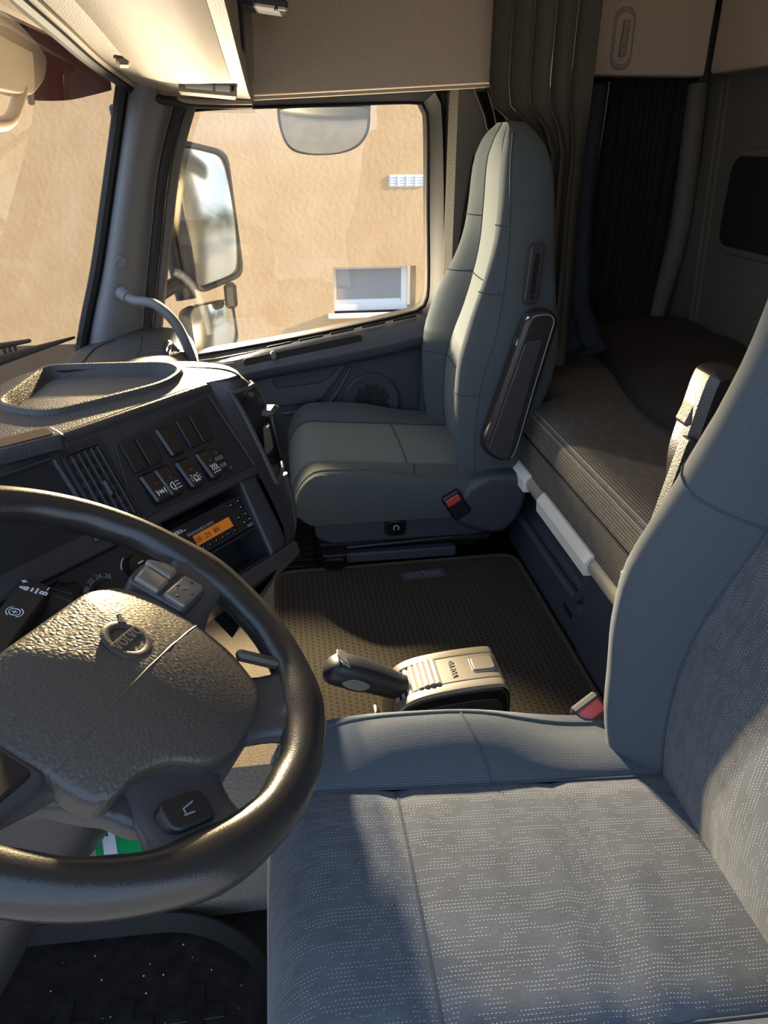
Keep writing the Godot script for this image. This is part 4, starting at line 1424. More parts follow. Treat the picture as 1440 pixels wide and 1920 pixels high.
			lines = [[Vector2(-0.003, -0.0045), Vector2(-0.003, 0.002), Vector2(0, 0.0045), Vector2(0.003, 0.002), Vector2(0.003, -0.0045), Vector2(-0.003, -0.0045)], [Vector2(-0.005, -0.006), Vector2(0.005, -0.006)]]
			for a in [0.1, 0.7, PI - 0.1, PI - 0.7, -0.4, PI + 0.4]: lines.append([Vector2(cos(a), sin(a)) * 0.006, Vector2(cos(a), sin(a)) * 0.0095])
		else:
			for q in [-0.0045, 0.0, 0.0045]:
				var wv := []
				for k in 9: wv.append(Vector2(q + 0.0014 * sin(k * 1.5), -0.003 + k * 0.0013))
				lines.append(wv)
			lines.append([Vector2(-0.0075, -0.006), Vector2(0.0075, -0.006)])
		strokes(sw, "symbol", ic, lines, 0.0006, M.white_print)
		part(sw, "well", prism(MB.new(), DF, shifted(rrect(0.0285, 0.051, 0.004, 3), Vector2(sx, y0)), 0.001, 0.0027, 0.0), M.void)
	var aux := dash_plate(pl, "socket_plate", shifted(rrect(0.0255, 0.047, 0.003, 3), Vector2(0.0585, -0.0185)), 0.0, 0.003, M.black, 0.001)
	words(aux, "lettering", "AUX", dl(0.0575, -0.012, 0.0032), 0.0062, M.grey_print)
	words(aux, "lettering", "USB", dl(0.0575, -0.0245, 0.0032), 0.0058, M.grey_print)
	part(aux, "usb_socket", prism(MB.new(), DF, shifted(rrect(0.012, 0.0045, 0.001, 2), Vector2(0.0565, -0.0325)), 0.002, 0.0036, 0.0004), M.void)
	strokes(aux, "symbol", dl(0.068, -0.0325, 0.0033), [[Vector2(0, 0.003), Vector2(-0.002, 0.0), Vector2(0, -0.003)], arc2(Vector2(0, 0), 0.003, -0.8, 0.8, 5)], 0.0004, M.grey_print)
	strokes(aux, "symbol", dl(0.056, -0.0035, 0.0033), [arc2(Vector2(0, 0), 0.003, 0.3, PI - 0.3, 6), [Vector2(-0.003, 0), Vector2(-0.003, -0.002)], [Vector2(0.003, 0), Vector2(0.003, -0.002)]], 0.0004, M.grey_print)
	# air vent
	var vc := Vector2(-0.145, 0.018)
	var v := dash_plate(d, "air_vent", corners([Vector2(-0.176, 0.082), Vector2(-0.108, 0.084), Vector2(-0.112, -0.052), Vector2(-0.178, -0.048)], 0.01, 3), -0.01, 0.003, M.panel, 0.002)
	part(v, "dark_backing", prism(MB.new(), DF, shifted(rrect(0.05, 0.105, 0.003, 2), vc), 0.0, 0.0034, 0.0), M.void)  # flat plate; the dark behind the vanes is put into its colour
	for i in 6:
		part(v, "slat", box(MB.new(), Transform3D(DF.basis * Basis(Vector3(1, 0, 0), 0.5), DF * Vector3(vc.x, vc.y + 0.044 - i * 0.0175, 0.004)), Vector3(0.049, 0.010, 0.0012), 0.0004), M.dash)
	for i in 5:
		part(v, "blade", box(MB.new(), dl(vc.x - 0.0205 + i * 0.01025, vc.y, 0.0085), Vector3(0.0016, 0.103, 0.006), 0.0005), M.dash_top)
	part(v, "frame", tube(MB.new(), shifted(rrect(0.057, 0.113, 0.006, 3), vc).map(func(p): return DF * Vector3(p.x, p.y, 0.004)), 0.0026, 6, true), M.panel)
	part(v, "louvre_tab", box(MB.new(), dl(vc.x + 0.002, vc.y - 0.006, 0.0125), Vector3(0.006, 0.022, 0.006), 0.002), M.dash_top)
	var tw := part(v, "thumb_wheel", tube(MB.new(), [DF * Vector3(-0.128, -0.047, 0.004), DF * Vector3(-0.114, -0.047, 0.004)], 0.006, 14), M.dash)
	# instrument hood side, left of the vent
	dash_plate(d, "instrument_dark_plate", corners([Vector2(-0.42, 0.075), Vector2(-0.192, 0.076), Vector2(-0.182, -0.03), Vector2(-0.42, -0.03)], 0.01, 3), -0.004, 0.0012, M.void, 0.0)  # flat plate, shade of the instrument cavity painted as near-black
	part(d, "instrument_trim", tube(MB.new(), [DF * Vector3(-0.186, 0.074, 0.003), DF * Vector3(-0.182, 0.0, 0.003), DF * Vector3(-0.19, -0.045, 0.003)], 0.0035, 8), M.dash)
	part(d, "instrument_trim", tube(MB.new(), [DF * Vector3(-0.42, 0.079, 0.003), DF * Vector3(-0.188, 0.0775, 0.003)], 0.003, 8), M.dash)
	# radio
	var rf := dl(0.0, -0.1035, -0.02)
	var rd := dash_plate(d, "radio", shifted(rrect(0.156, 0.056, 0.004, 3), Vector2(0.0, -0.1035)), -0.10, -0.018, M.black, 0.002)
	lab(rd, "car radio with amber display")
	part(rd, "display", prism(MB.new(), rf, shifted(rrect(0.076, 0.0165, 0.001, 2), Vector2(-0.004, -0.004)), 0.0, 0.0028, 0.0003), M.amber)
	words(rd, "lettering", "08:29 MN", rf.translated_local(Vector3(-0.017, -0.0045, 0.003)), 0.0075, M.ink, 0.0002, "Droid Sans Mono")
	words(rd, "lettering", "VOLVO", rf.translated_local(Vector3(-0.058, 0.019, 0.0022)), 0.0052, M.white_print)
	words(rd, "lettering", "Bluetooth", rf.translated_local(Vector3(-0.034, 0.0085, 0.0022)), 0.0042, M.grey_print)
	words(rd, "lettering", "CD MP3", rf.translated_local(Vector3(-0.008, 0.0085, 0.0022)), 0.0042, M.grey_print)
	words(rd, "lettering", "MENU", rf.translated_local(Vector3(0.068, -0.0235, 0.0022)), 0.0035, M.grey_print)
	part(rd, "disc_slot", prism(MB.new(), rf, shifted(rrect(0.1, 0.004, 0.001, 2), Vector2(-0.003, 0.0205)), 0.0, 0.0026, 0.0003), M.void)
	var knob := part(rd, "volume_knob", lathe(MB.new(), rf.translated_local(Vector3(-0.062, -0.006, 0.0)), [Vector2(0.012, 0.0), Vector2(0.012, 0.009), Vector2(0.0105, 0.011), Vector2(0.0, 0.011)], 24), M.gloss)
	strokes(knob, "power_symbol", rf.translated_local(Vector3(-0.062, -0.006, 0.0114)), [arc2(Vector2.ZERO, 0.0028, -1.1 + PI * 1.5 - PI, PI * 1.5 + 1.1 - 0.0, 10).slice(0, 9), [Vector2(0, 0.0005), Vector2(0, 0.0038)]], 0.0004, M.white_print)
	for i in 6:
		var bt := part(rd, "preset_button", prism(MB.new(), rf, shifted(rrect(0.0115, 0.0062, 0.0015, 2), Vector2(-0.036 + i * 0.0135, -0.0185)), 0.0, 0.0032, 0.0006), M.gloss)
		strokes(bt, "mark", rf.translated_local(Vector3(-0.036 + i * 0.0135, -0.0185, 0.0034)), [[Vector2(-0.0008, -0.0008), Vector2(0.0008, 0.0008)]], 0.0004, M.white_print)
	for q in [Vector2(0.048, 0.0185), Vector2(0.065, 0.019), Vector2(0.064, 0.0085), Vector2(0.050, -0.004), Vector2(0.066, -0.004), Vector2(0.056, -0.015), Vector2(0.068, -0.014)]:
		var bt := part(rd, "side_button", prism(MB.new(), rf, shifted(rrect(0.012, 0.0075, 0.002, 2), q), 0.0, 0.0032, 0.0006), M.gloss)
		strokes(bt, "mark", rf.translated_local(Vector3(q.x, q.y, 0.0034)), [[Vector2(-0.0015, -0.0008), Vector2(0, 0.001), Vector2(0.0015, -0.0008)]], 0.0004, M.white_print)
	# posts beside the radio, tray under it
	dash_plate(d, "post", [Vector2(0.079, -0.058), Vector2(0.118, -0.058), Vector2(0.110, -0.187), Vector2(0.064, -0.187)], -0.1, -0.006, M.dash, 0.006)
	dash_plate(d, "post", [Vector2(-0.105, -0.06), Vector2(-0.08, -0.06), Vector2(-0.08, -0.187), Vector2(-0.105, -0.187)], -0.1, -0.012, M.dash, 0.003)
	part(d, "pocket_frame", tube(MB.new(), [Vector2(-0.078, -0.135), Vector2(0.068, -0.135), Vector2(0.06, -0.183), Vector2(-0.078, -0.183)].map(func(p): return DF * Vector3(p.x, p.y, -0.017)), 0.0022, 6, true), M.panel)
	part(d, "pocket_floor", prism(MB.new(), DF, [Vector2(-0.078, -0.135), Vector2(0.068, -0.135), Vector2(0.06, -0.183), Vector2(-0.078, -0.183)], -0.1, -0.075, 0.0), M.void)
	part(d, "pocket_shelf", prism(MB.new(), fr(DF * Vector3(-0.005, -0.180, -0.05), DF.basis.x, DF.basis.z, DF.basis.y), rrect(0.13, 0.07, 0.004, 2), 0.0, 0.003, 0.0), M.gloss)
	# climate control
	var cl := dash_plate(d, "climate_panel", corners([Vector2(-0.36, -0.06), Vector2(-0.108, -0.06), Vector2(-0.108, -0.17), Vector2(-0.36, -0.17)], 0.004, 2), -0.10, -0.014, M.panel, 0.003)
	var kf := dl(-0.152, -0.098, -0.014)
	var kn := part(cl, "fan_knob", lathe(MB.new(), kf, [Vector2(0.0165, 0.0), Vector2(0.0165, 0.006), Vector2(0.0145, 0.013), Vector2(0.0, 0.014)], 24), M.gloss)
	strokes(kn, "mark", kf.translated_local(Vector3(0, 0, 0.0145)), [[Vector2(-0.001, 0.002), Vector2(0.007, 0.002)]], 0.0009, M.white_print)
	strokes(cl, "scale", kf.translated_local(Vector3(0, 0, 0.0004)), [arc2(Vector2.ZERO, 0.0195, 2.0, 2.9, 8)], 0.0006, M.white_print)
	var tf := dl(-0.209, -0.113, -0.014)
	part(cl, "temperature_knob", lathe(MB.new(), tf, [Vector2(0.0185, 0.0), Vector2(0.0185, 0.006), Vector2(0.0165, 0.013), Vector2(0.0, 0.014)], 24), M.gloss)
	for i in 5:
		var a := deg_to_rad(165.0 - i * 28.0)
		words(cl, "lettering", ["18", "20", "22", "24", "26"][i], Transform3D(tf.basis * Basis(Vector3(0, 0, 1), a - PI / 2), tf * Vector3(cos(a) * 0.0265, sin(a) * 0.0265, 0.0004)), 0.0062, M.grey_print)
		strokes(cl, "tick", tf.translated_local(Vector3(cos(a - 0.24) * 0.0235, sin(a - 0.24) * 0.0235, 0.0004)), [[Vector2(0, 0), Vector2(cos(a - 0.24), sin(a - 0.24)) * 0.001]], 0.0006, M.grey_print)
	# rounded end of the console
	var lev := [0.648, 0.642, 0.63, 0.61, 0.585, 0.56, 0.535, 0.51, 0.485, 0.46, 0.43, 0.40, 0.37, 0.34, 0.31, 0.29]
	var Bt := [[0.285, -0.04], [0.31, -0.012], [0.35, -0.001], [0.40, -0.003], [0.45, -0.010], [0.50, -0.018], [0.55, -0.023], [0.60, -0.034], [0.64, -0.056], [0.65, -0.068]]
	var rowsA := []
	for y in lev:
		var t: float = (0.5611 - y) / 0.829
		var s := 0.116
		if t > 0.06: s = lerp_tab([[0.06, 0.116], [0.12, 0.113], [0.18, 0.102], [0.21, 0.07], [0.26, 0.03], [0.34, 0.0]], t)
		var A := D0 + DH * s + DV * minf(t, 0.205)
		A.y = y
		if t > 0.205: A += Vector3(-0.35 * (t - 0.205), 0, 0.0)
		var B := Vector3(lerp_tab(Bt, y), y, -1.245 + 0.03 * smoothstep(0.60, 0.65, y))
		var row := smooth([A, A.lerp(B, 0.45) + Vector3(0.012, 0, 0.006), B, B + Vector3(-0.035, 0, -0.055), B + Vector3(-0.14, 0, -0.078), B + Vector3(-0.32, 0, -0.08)], 8)
		rowsA.append(row)
	var eb := MB.new()
	var ids := []
	for row in rowsA:
		var r := []
		for p in row: r.append(eb.add(p))
		ids.append(r)
	var hole := func(i: int, k: int) -> bool: return i >= 2 and i < 8 and k >= 5 and k < 17
	for i in lev.size() - 1:
		for k in rowsA[0].size() - 1:
			if not hole.call(i, k): eb.quad(ids[i][k], ids[i][k + 1], ids[i + 1][k + 1], ids[i + 1][k])
	# bottom closing fan
	var bm := eb.add(Vector3(-0.2, 0.30, -1.15))
	for k in rowsA[0].size() - 1: eb.tri(ids[-1][k], ids[-1][k + 1], bm)
	part(d, "console_end", eb, M.dash, 40.0, false)
	# side pocket let into the end, with its rim
	var pb := MB.new()
	var inn := []
	for i in range(2, 9):
		var r := []
		for k in range(5, 18):
			var e := minf(minf(i - 2, 8 - i) / 1.0, minf(k - 5, 17 - k) / 2.0)
			var dep := minf(1.0, e) * 0.042
			r.append(rowsA[i][k] + Vector3(-0.75, -0.45, 0.25).normalized() * dep)
		inn.append(r)
	loft(pb, inn, false)
	part(d, "side_pocket", pb, M.panel, 50.0, false)
	var rim := []
	for k in range(5, 18): rim.append(rowsA[2][k])
	for i in range(3, 9): rim.append(rowsA[i][17])
	for k in range(16, 4, -1): rim.append(rowsA[8][k])
	for i in range(7, 2, -1): rim.append(rowsA[i][5])
	var rim3 := smooth(rim.map(func(p): return p + Vector3(0.001, 0.001, 0)), 3, true)
	part(d, "pocket_rim", tube(MB.new(), rim3, 0.0045, 8, true), M.dash_top)
	part(d, "pocket_groove", tube(MB.new(), [Vector3(-0.088, 0.612, -1.262), Vector3(-0.06, 0.55, -1.262)], 0.0025, 6), M.void)
	# cup holder flap
	var cf := fr(Vector3(-0.012, 0.548, -1.222), Vector3(0.3, 0.1, -0.95), Vector3(-0.12, 0.99, 0.06), Vector3(0.95, 0.1, 0.3))
	var cp := part(d, "cup_holder", prism(MB.new(), cf, corners([Vector2(-0.024, -0.05), Vector2(0.022, -0.05), Vector2(0.026, 0.03), Vector2(0.012, 0.045), Vector2(-0.022, 0.045)], 0.012, 4), -0.006, 0.006, 0.003, true), M.gloss)
	part(cp, "lip", box(MB.new(), fr(Vector3(-0.024, 0.589, -1.21), Vector3(0.3, 0.1, -0.95), Vector3(-0.12, 0.99, 0.06), Vector3(0.95, 0.1, 0.3)), Vector3(0.034, 0.012, 0.024), 0.005), M.dash_top)
	part(cp, "inner_wall", box(MB.new(), fr(Vector3(-0.03, 0.535, -1.225), Vector3(0.3, 0, -0.95), Vector3(0, 1, 0), Vector3(0.95, 0, 0.3)), Vector3(0.03, 0.05, 0.008), 0.002), M.grille)
	# lower side speaker trim near the passenger knee
	part(d, "knee_trim", tube(MB.new(), smooth([Vector3(-0.008, 0.45, -1.262), Vector3(0.002, 0.40, -1.262), Vector3(0.003, 0.35, -1.26), Vector3(-0.006, 0.315, -1.255)], 6), 0.008, 8), M.dash_top)
	# passenger side
	var pp := thing("passenger_dash", "low grey passenger-side dash top running to the door", "dashboard", Vector3(-0.4, 0.45, -1.8))
	var pts := smooth([Vector2(-0.60, 0.40), Vector2(-0.575, 0.455), Vector2(-0.50, 0.485), Vector2(-0.40, 0.503), Vector2(-0.32, 0.503), Vector2(-0.275, 0.488), Vector2(-0.25, 0.452), Vector2(-0.245, 0.38), Vector2(-0.28, 0.25), Vector2(-0.36, 0.12), Vector2(-0.60, 0.1)], 4, true)
	part(pp, "top", prism(MB.new(), fr(Vector3(0, 0, -2.25), Vector3(1, 0, 0), Vector3(0, 1, 0), Vector3(0, 0, 1)), pts, 0.0, 0.88, 0.0), M.dash_top, 50.0)
	var gl := [Vector3(-0.50, 0.486, -1.6), Vector3(-0.50, 0.486, -2.0), Vector3(-0.49, 0.488, -2.1), Vector3(-0.45, 0.497, -2.14)]
	part(pp, "defroster_line", tube(MB.new(), smooth(gl, 5), 0.003, 6), M.black)
	part(pp, "defroster_line", tube(MB.new(), smooth([Vector3(-0.35, 0.5035, -1.6), Vector3(-0.36, 0.5035, -2.0), Vector3(-0.38, 0.5035, -2.16)], 5), 0.0018, 6), M.black)
	var sv := fr(Vector3(-0.285, 0.484, -2.03), Vector3(0.0, 0.0, -1), Vector3(-0.62, 0.78, 0), Vector3(0.78, 0.62, 0))
	var vn := part(pp, "side_vent", prism(MB.new(), sv, rrect(0.12, 0.056, 0.008, 3), -0.01, 0.004, 0.002), M.black)
	for i in 5:
		part(vn, "slat", box(MB.new(), Transform3D(sv.basis * Basis(Vector3(1, 0, 0), 0.4), sv * Vector3(0, -0.02 + i * 0.01, 0.006)), Vector3(0.105, 0.006, 0.002), 0.0008), M.silver)
	part(vn, "tab", box(MB.new(), Transform3D(sv.basis, sv * Vector3(0.03, 0.0, 0.01)), Vector3(0.016, 0.03, 0.008), 0.003), M.silver)

# ---------------------------------------------------------------- steering wheel
func steering() -> void:
	var w := thing("steering_wheel", "worn black leather steering wheel with large padded hub", "steering wheel", WC)
	# rim
	var rows := []
	var n := 96
	for i in n + 1:
		var a := TAU * i / n
		var row := []
		# thumb swellings beside the spokes
		var sw := 0.0
		for q in [-6.0, 186.0, -61.0, 241.0]:
			var dd := absf(wrapf(a - deg_to_rad(q), -PI, PI))
			sw = maxf(sw, exp(-pow(dd / 0.16, 2.0)))
		for k in 16:
			var t := TAU * k / 16
			var ra := 0.0195 + 0.004 * sw
			var rr := 0.2055 + cos(t) * ra
			if cos(t) < 0: rr += 0.0008 * cos(a * 22.0) * smoothstep(0.4, 1.0, -cos(t)) * (1.0 - sw)
			row.append(WF * Vector3(cos(a) * rr, sin(a) * rr, sin(t) * 0.0175 * (1.0 + 0.1 * sw)))
		rows.append(row)
	part(w, "rim", loft(MB.new(), rows, true), M.wheel, 60.0)
	# worn leather sits in the same place on the far side of the rim
	# spokes
	for q in [[-4.0, 0.034, 0.026, 0], [184.0, 0.034, 0.026, 1], [-61.0, 0.046, 0.036, 2], [241.0, 0.046, 0.038, 3]]:
		var a := deg_to_rad(q[0])
		var dir := Vector3(cos(a), sin(a), 0)
		var side := Vector3(-sin(a), cos(a), 0)
		var base := Vector3(0, -0.055, 0)
		var r2 := []
		for i in 11:
			var t := i / 10.0
			var c := (base * (1.0 - t) + dir * lerpf(0.045, 0.198, t))
			c.z = lerpf(-0.004, 0.0, t) - 0.010 * sin(t * PI)
			var hw := lerpf(q[1], q[2], sin(t * PI / 2)) + 0.016 * pow(t, 8.0) + 0.012 * pow(1.0 - t, 3.0)
			var th := 0.013 - 0.003 * sin(t * PI)
			var row := []
			for k in 14:
				var b := TAU * k / 14
				var cx := signf(cos(b)) * pow(absf(cos(b)), 0.6) * hw
				var cz := signf(sin(b)) * pow(absf(sin(b)), 0.7) * th
				row.append(WF * (c + side * cx + Vector3(0, 0, cz)))
			r2.append(row)
		part(w, "spoke", loft(MB.new(), r2, true, true, true), M.hub_plain, 55.0)
	# hub: upper pad and lower pad, parted by a crease
	var whole := corners([Vector2(-0.112, 0.026), Vector2(-0.06, 0.038), Vector2(0.06, 0.038), Vector2(0.10, 0.028), Vector2(0.116, 0.004), Vector2(0.110, -0.0555), Vector2(0.102, -0.10), Vector2(0.082, -0.140), Vector2(0.05, -0.150), Vector2(0.0, -0.150), Vector2(-0.035, -0.144), Vector2(-0.062, -0.112), Vector2(-0.085, -0.1), Vector2(-0.108, -0.1), Vector2(-0.118, -0.085), Vector2(-0.118, -0.0555), Vector2(-0.12, -0.01)], 0.012, 4)
	part(w, "hub_pad", pad(whole, Vector2(0, -0.055)), M.hub, 50.0)
	var body := shifted(smooth([Vector2(-0.085, 0.0), Vector2(-0.05, 0.025), Vector2(0.05, 0.025), Vector2(0.10, 0.0), Vector2(0.1, -0.06), Vector2(0.075, -0.135), Vector2(0.04, -0.155), Vector2(-0.03, -0.15), Vector2(-0.06, -0.11), Vector2(-0.085, -0.06)], 4, true), Vector2(0, 0))
	part(w, "hub_shell", prism(MB.new(), WF, body, -0.07, -0.002, 0.008), M.hub_plain, 50.0)
	part(w, "crease", tube(MB.new(), [-0.112, -0.08, -0.04, 0.0, 0.04, 0.08, 0.104].map(func(x): return WF * Vector3(x, -0.0563, hub_h(x, -0.0563) - 0.0003)), 0.0011, 6), M.worn)
	# emblem: ring with arrow and a name bar
	var ec := Vector2(0.016, -0.026)
	var ef := WF * fr(Vector3(ec.x, ec.y, hub_h(ec.x, ec.y) - 0.0002), Vector3(1, 0, -0.05), Vector3(0, 1, 0), Vector3(0.05, 0, 1))
	var ring := []
	for i in 40: ring.append(ef * Vector3(cos(TAU * i / 40) * 0.0185, sin(TAU * i / 40) * 0.0185, 0.0))
	var em := part(w, "emblem", tube(MB.new(), ring, 0.0042, 8, true, 0.35, ef.basis.z), M.hub_plain)
	part(em, "bar", box(MB.new(), ef.translated_local(Vector3(0, 0, 0.0004)), Vector3(0.040, 0.0115, 0.0022), 0.0006), M.hub_plain)
	var a45 := Basis(Vector3(0, 0, 1), PI / 4)
	part(em, "arrow", prism(MB.new(), ef, [Vector2(0.011, 0.0165), Vector2(0.0225, 0.0225), Vector2(0.0165, 0.011)], -0.001, 0.0022, 0.0004), M.hub_plain)
	part(em, "arrow", box(MB.new(), Transform3D(ef.basis * a45, ef * Vector3(0.0175, 0.0175, 0.0004)), Vector3(0.012, 0.0045, 0.0024), 0.0005), M.hub_plain)
	words(em, "lettering", "VOLVO", ef.translated_local(Vector3(0, 0, 0.0017)), 0.0085, M.worn, 0.0008)
	# web between the two left spokes
	part(w, "spoke_web", prism(MB.new(), WF, corners([Vector2(-0.135, -0.028), Vector2(-0.09, -0.05), Vector2(-0.06, -0.10), Vector2(-0.07, -0.13), Vector2(-0.09, -0.135), Vector2(-0.102, -0.124), Vector2(-0.106, -0.1), Vector2(-0.117, -0.074), Vector2(-0.142, -0.045)], 0.008, 3), -0.03, -0.010, 0.006, true), M.hub_plain)
	# buttons on the right spoke
	var bf := WF * fr(Vector3(0.137, -0.004, 0.004), Vector3(1, 0, 0.05), Vector3(0, 1, 0), Vector3(-0.05, 0, 1))
	var bp := part(w, "button_pod", prism(MB.new(), bf, corners([Vector2(-0.026, 0.03), Vector2(0.012, 0.034), Vector2(0.03, 0.012), Vector2(0.028, -0.034), Vector2(-0.022, -0.034)], 0.01, 4), -0.012, 0.004, 0.003), M.hub_plain)
	part(bp, "button", prism(MB.new(), bf, corners([Vector2(0.006, 0.0), Vector2(0.006, 0.03), Vector2(0.014, 0.032), Vector2(0.025, 0.014), Vector2(0.024, 0.0)], 0.004, 3), 0.0, 0.009, 0.003), M.button)
	part(bp, "button", prism(MB.new(), bf, corners([Vector2(-0.022, -0.002), Vector2(-0.022, 0.025), Vector2(0.003, 0.029), Vector2(0.003, -0.002)], 0.004, 3), 0.0, 0.009, 0.003), M.button)
	var np := part(bp, "cursor_pad", prism(MB.new(), bf, corners([Vector2(-0.02, -0.031), Vector2(-0.02, -0.006), Vector2(0.024, -0.006), Vector2(0.025, -0.031)], 0.005, 3), 0.0, 0.009, 0.003), M.button)
	for q in [Vector2(0.002, -0.011), Vector2(0.002, -0.027), Vector2(-0.013, -0.0185), Vector2(0.017, -0.0185), Vector2(0.002, -0.0185)]:
		part(np, "dot", lathe(MB.new(), bf.translated_local(Vector3(q.x, q.y, 0.009)), [Vector2(0.0016, -0.001), Vector2(0.0016, 0.0004), Vector2(0, 0.0007)], 8), M.black)
	# left spoke buttons
	var lf := WF * fr(Vector3(-0.142, -0.022, 0.006), Vector3(1, 0, -0.05), Vector3(0, 1, 0), Vector3(0.05, 0, 1))
	var lp := part(w, "button_pod", prism(MB.new(), lf, corners([Vector2(-0.03, 0.028), Vector2(0.024, 0.03), Vector2(0.024, -0.034), Vector2(-0.03, -0.03)], 0.01, 4), -0.012, 0.004, 0.004), M.hub_plain)
	part(lp, "button", prism(MB.new(), lf, corners([Vector2(-0.024, 0.02), Vector2(0.017, 0.022), Vector2(0.017, -0.026), Vector2(-0.024, -0.024)], 0.007, 4), 0.0, 0.007, 0.003), M.black)
	# button on the lower left spoke
	var hf := WF * fr(Vector3(-0.082, -0.146, -0.002), Vector3(0.86, -0.5, 0), Vector3(0.5, 0.86, 0), Vector3(0, 0, 1))
	var hb := part(w, "horn_button", prism(MB.new(), hf, rrect(0.040, 0.027, 0.008, 4), 0.0, 0.012, 0.003), M.black)
	strokes(hb, "symbol", hf.translated_local(Vector3(0, 0, 0.0124)), [[Vector2(-0.004, -0.003), Vector2(-0.004, 0.001), Vector2(0.006, 0.004)], [Vector2(-0.006, -0.004), Vector2(0.003, -0.004)]], 0.0006, M.grey_print)
	# clip on the lower right spoke
	var cf := WF * fr(Vector3(0.118, -0.122, 0.004), Vector3(0.5, -0.86, 0), Vector3(0.86, 0.5, 0), Vector3(0, 0, 1))
	part(w, "paddle", box(MB.new(), cf, Vector3(0.045, 0.012, 0.010), 0.003), M.worn)
	# column with stalks
	var c := thing("steering_column", "dark plastic steering column with control stalks under the wheel", "steering column", WC + WF.basis.z * -0.1)
	var ax := -WF.basis.z
	var cr := []
	for q in [[0.055, 0.055], [0.07, 0.07], [0.12, 0.075], [0.18, 0.07], [0.22, 0.062], [0.26, 0.055], [0.6, 0.055]]:
		var row := []
		for k in 20:
			var t := TAU * k / 20
			var e := Vector3(signf(cos(t)) * pow(absf(cos(t)), 0.7) * q[1] * 0.95, signf(sin(t)) * pow(absf(sin(t)), 0.7) * q[1] - 0.02, 0)
			row.append(WF * e + ax * q[0])
		cr.append(row)
	part(c, "shroud", loft(MB.new(), cr, true, true, true), M.panel, 50.0)
	var sf := fr(Vector3(-0.314, 0.512, -0.765), Vector3(0.12, 0.0, -0.99), Vector3(-0.93, 0.35, -0.1), Vector3(0.35, 0.93, 0.05))
	var st := part(c, "retarder_stalk", prism(MB.new(), sf, corners([Vector2(-0.16, -0.017), Vector2(0.045, -0.0185), Vector2(0.053, -0.008), Vector2(0.053, 0.015), Vector2(0.045, 0.0205), Vector2(-0.16, 0.017)], 0.005, 3), -0.008, 0.010, 0.004, true), M.black)
	lab(st, "flat black stalk with white print")
	var rt := Transform3D(sf.basis, sf * Vector3(0.034, 0.0, 0.0103))
	words(st, "lettering", "A", Transform3D(sf.basis * Basis(Vector3(0, 0, 1), 0.0), sf * Vector3(0.032, 0.0105, 0.0102)), 0.009, M.white_print)
	words(st, "lettering", "B", Transform3D(sf.basis, sf * Vector3(0.032, -0.0125, 0.0102)), 0.009, M.white_print)
	strokes(st, "bars", rt, [[Vector2(-0.004, 0.006), Vector2(0.0, 0.006)], [Vector2(-0.005, 0.001), Vector2(0.001, 0.001)], [Vector2(-0.0065, -0.0045), Vector2(0.0025, -0.0045)]], 0.0016, M.white_print)
	strokes(st, "plus", Transform3D(sf.basis, sf * Vector3(0.044, 0.0145, 0.0103)), [[Vector2(-0.003, 0), Vector2(0.003, 0)], [Vector2(0, -0.003), Vector2(0, 0.003)]], 0.0008, M.white_print)
	strokes(st, "minus", Transform3D(sf.basis, sf * Vector3(0.042, -0.014, 0.0103)), [[Vector2(-0.003, 0), Vector2(0.003, 0)]], 0.0008, M.white_print)
	strokes(st, "symbol", Transform3D(sf.basis, sf * Vector3(-0.014, 0.002, 0.0103)), [arc2(Vector2.ZERO, 0.006, 0, TAU, 16), [Vector2(-0.003, 0), Vector2(0.003, 0)], [Vector2(0, -0.003), Vector2(0, 0.003)], arc2(Vector2.ZERO, 0.009, 0.5, PI - 0.5, 8), arc2(Vector2.ZERO, 0.009, PI + 0.5, TAU - 0.5, 8)], 0.0006, M.white_print)
	var s2 := fr(Vector3(-0.294, 0.482, -0.83), Vector3(0.12, 0.0, -0.99), Vector3(-0.93, 0.35, -0.1), Vector3(0.35, 0.93, 0.05))
	var sb := part(c, "wiper_stalk", prism(MB.new(), s2, corners([Vector2(-0.2, -0.019), Vector2(0.03, -0.021), Vector2(0.042, -0.01), Vector2(0.042, 0.014), Vector2(0.032, 0.0215), Vector2(-0.2, 0.019)], 0.007, 3), -0.010, 0.010, 0.005, true), M.panel)
	part(sb, "rocker", prism(MB.new(), s2, shifted(rrect(0.02, 0.03, 0.003, 3), Vector2(0.016, 0.0)), 0.008, 0.0125, 0.0015), M.black)
	for q in [-0.008, 0.008]:
		part(sb, "window", prism(MB.new(), s2, shifted(rrect(0.013, 0.005, 0.001, 2), Vector2(0.017, q)), 0.012, 0.0132, 0.0004), M.void)
	part(sb, "ring", tube(MB.new(), [Vector2(-0.006, -0.017), Vector2(-0.004, 0.0), Vector2(-0.006, 0.017)].map(func(p): return s2 * Vector3(p.x, p.y, 0.0105)), 0.0012, 6), M.dash)
	var lv := part(c, "lever_knob", tube(MB.new(), smooth([Vector3(-0.375, 0.535, -0.80), Vector3(-0.372, 0.535, -0.85), Vector3(-0.366, 0.532, -0.90), Vector3(-0.36, 0.525, -0.94), Vector3(-0.355, 0.52, -0.962), Vector3(-0.353, 0.517, -0.972)], 4), [0.018, 0.019, 0.02, 0.0205, 0.021, 0.0215, 0.022, 0.0222, 0.0225, 0.0226, 0.0226, 0.0225, 0.022, 0.0215, 0.021, 0.02, 0.0185, 0.0165, 0.013, 0.007, 0.002], 18), M.seat_plastic)
	lab(lv, "rounded glossy lever end")

func hub_h(x: float, y: float) -> float:
	return 0.027 - 1.6 * (x * x) - 1.3 * pow(y + 0.05, 2.0)

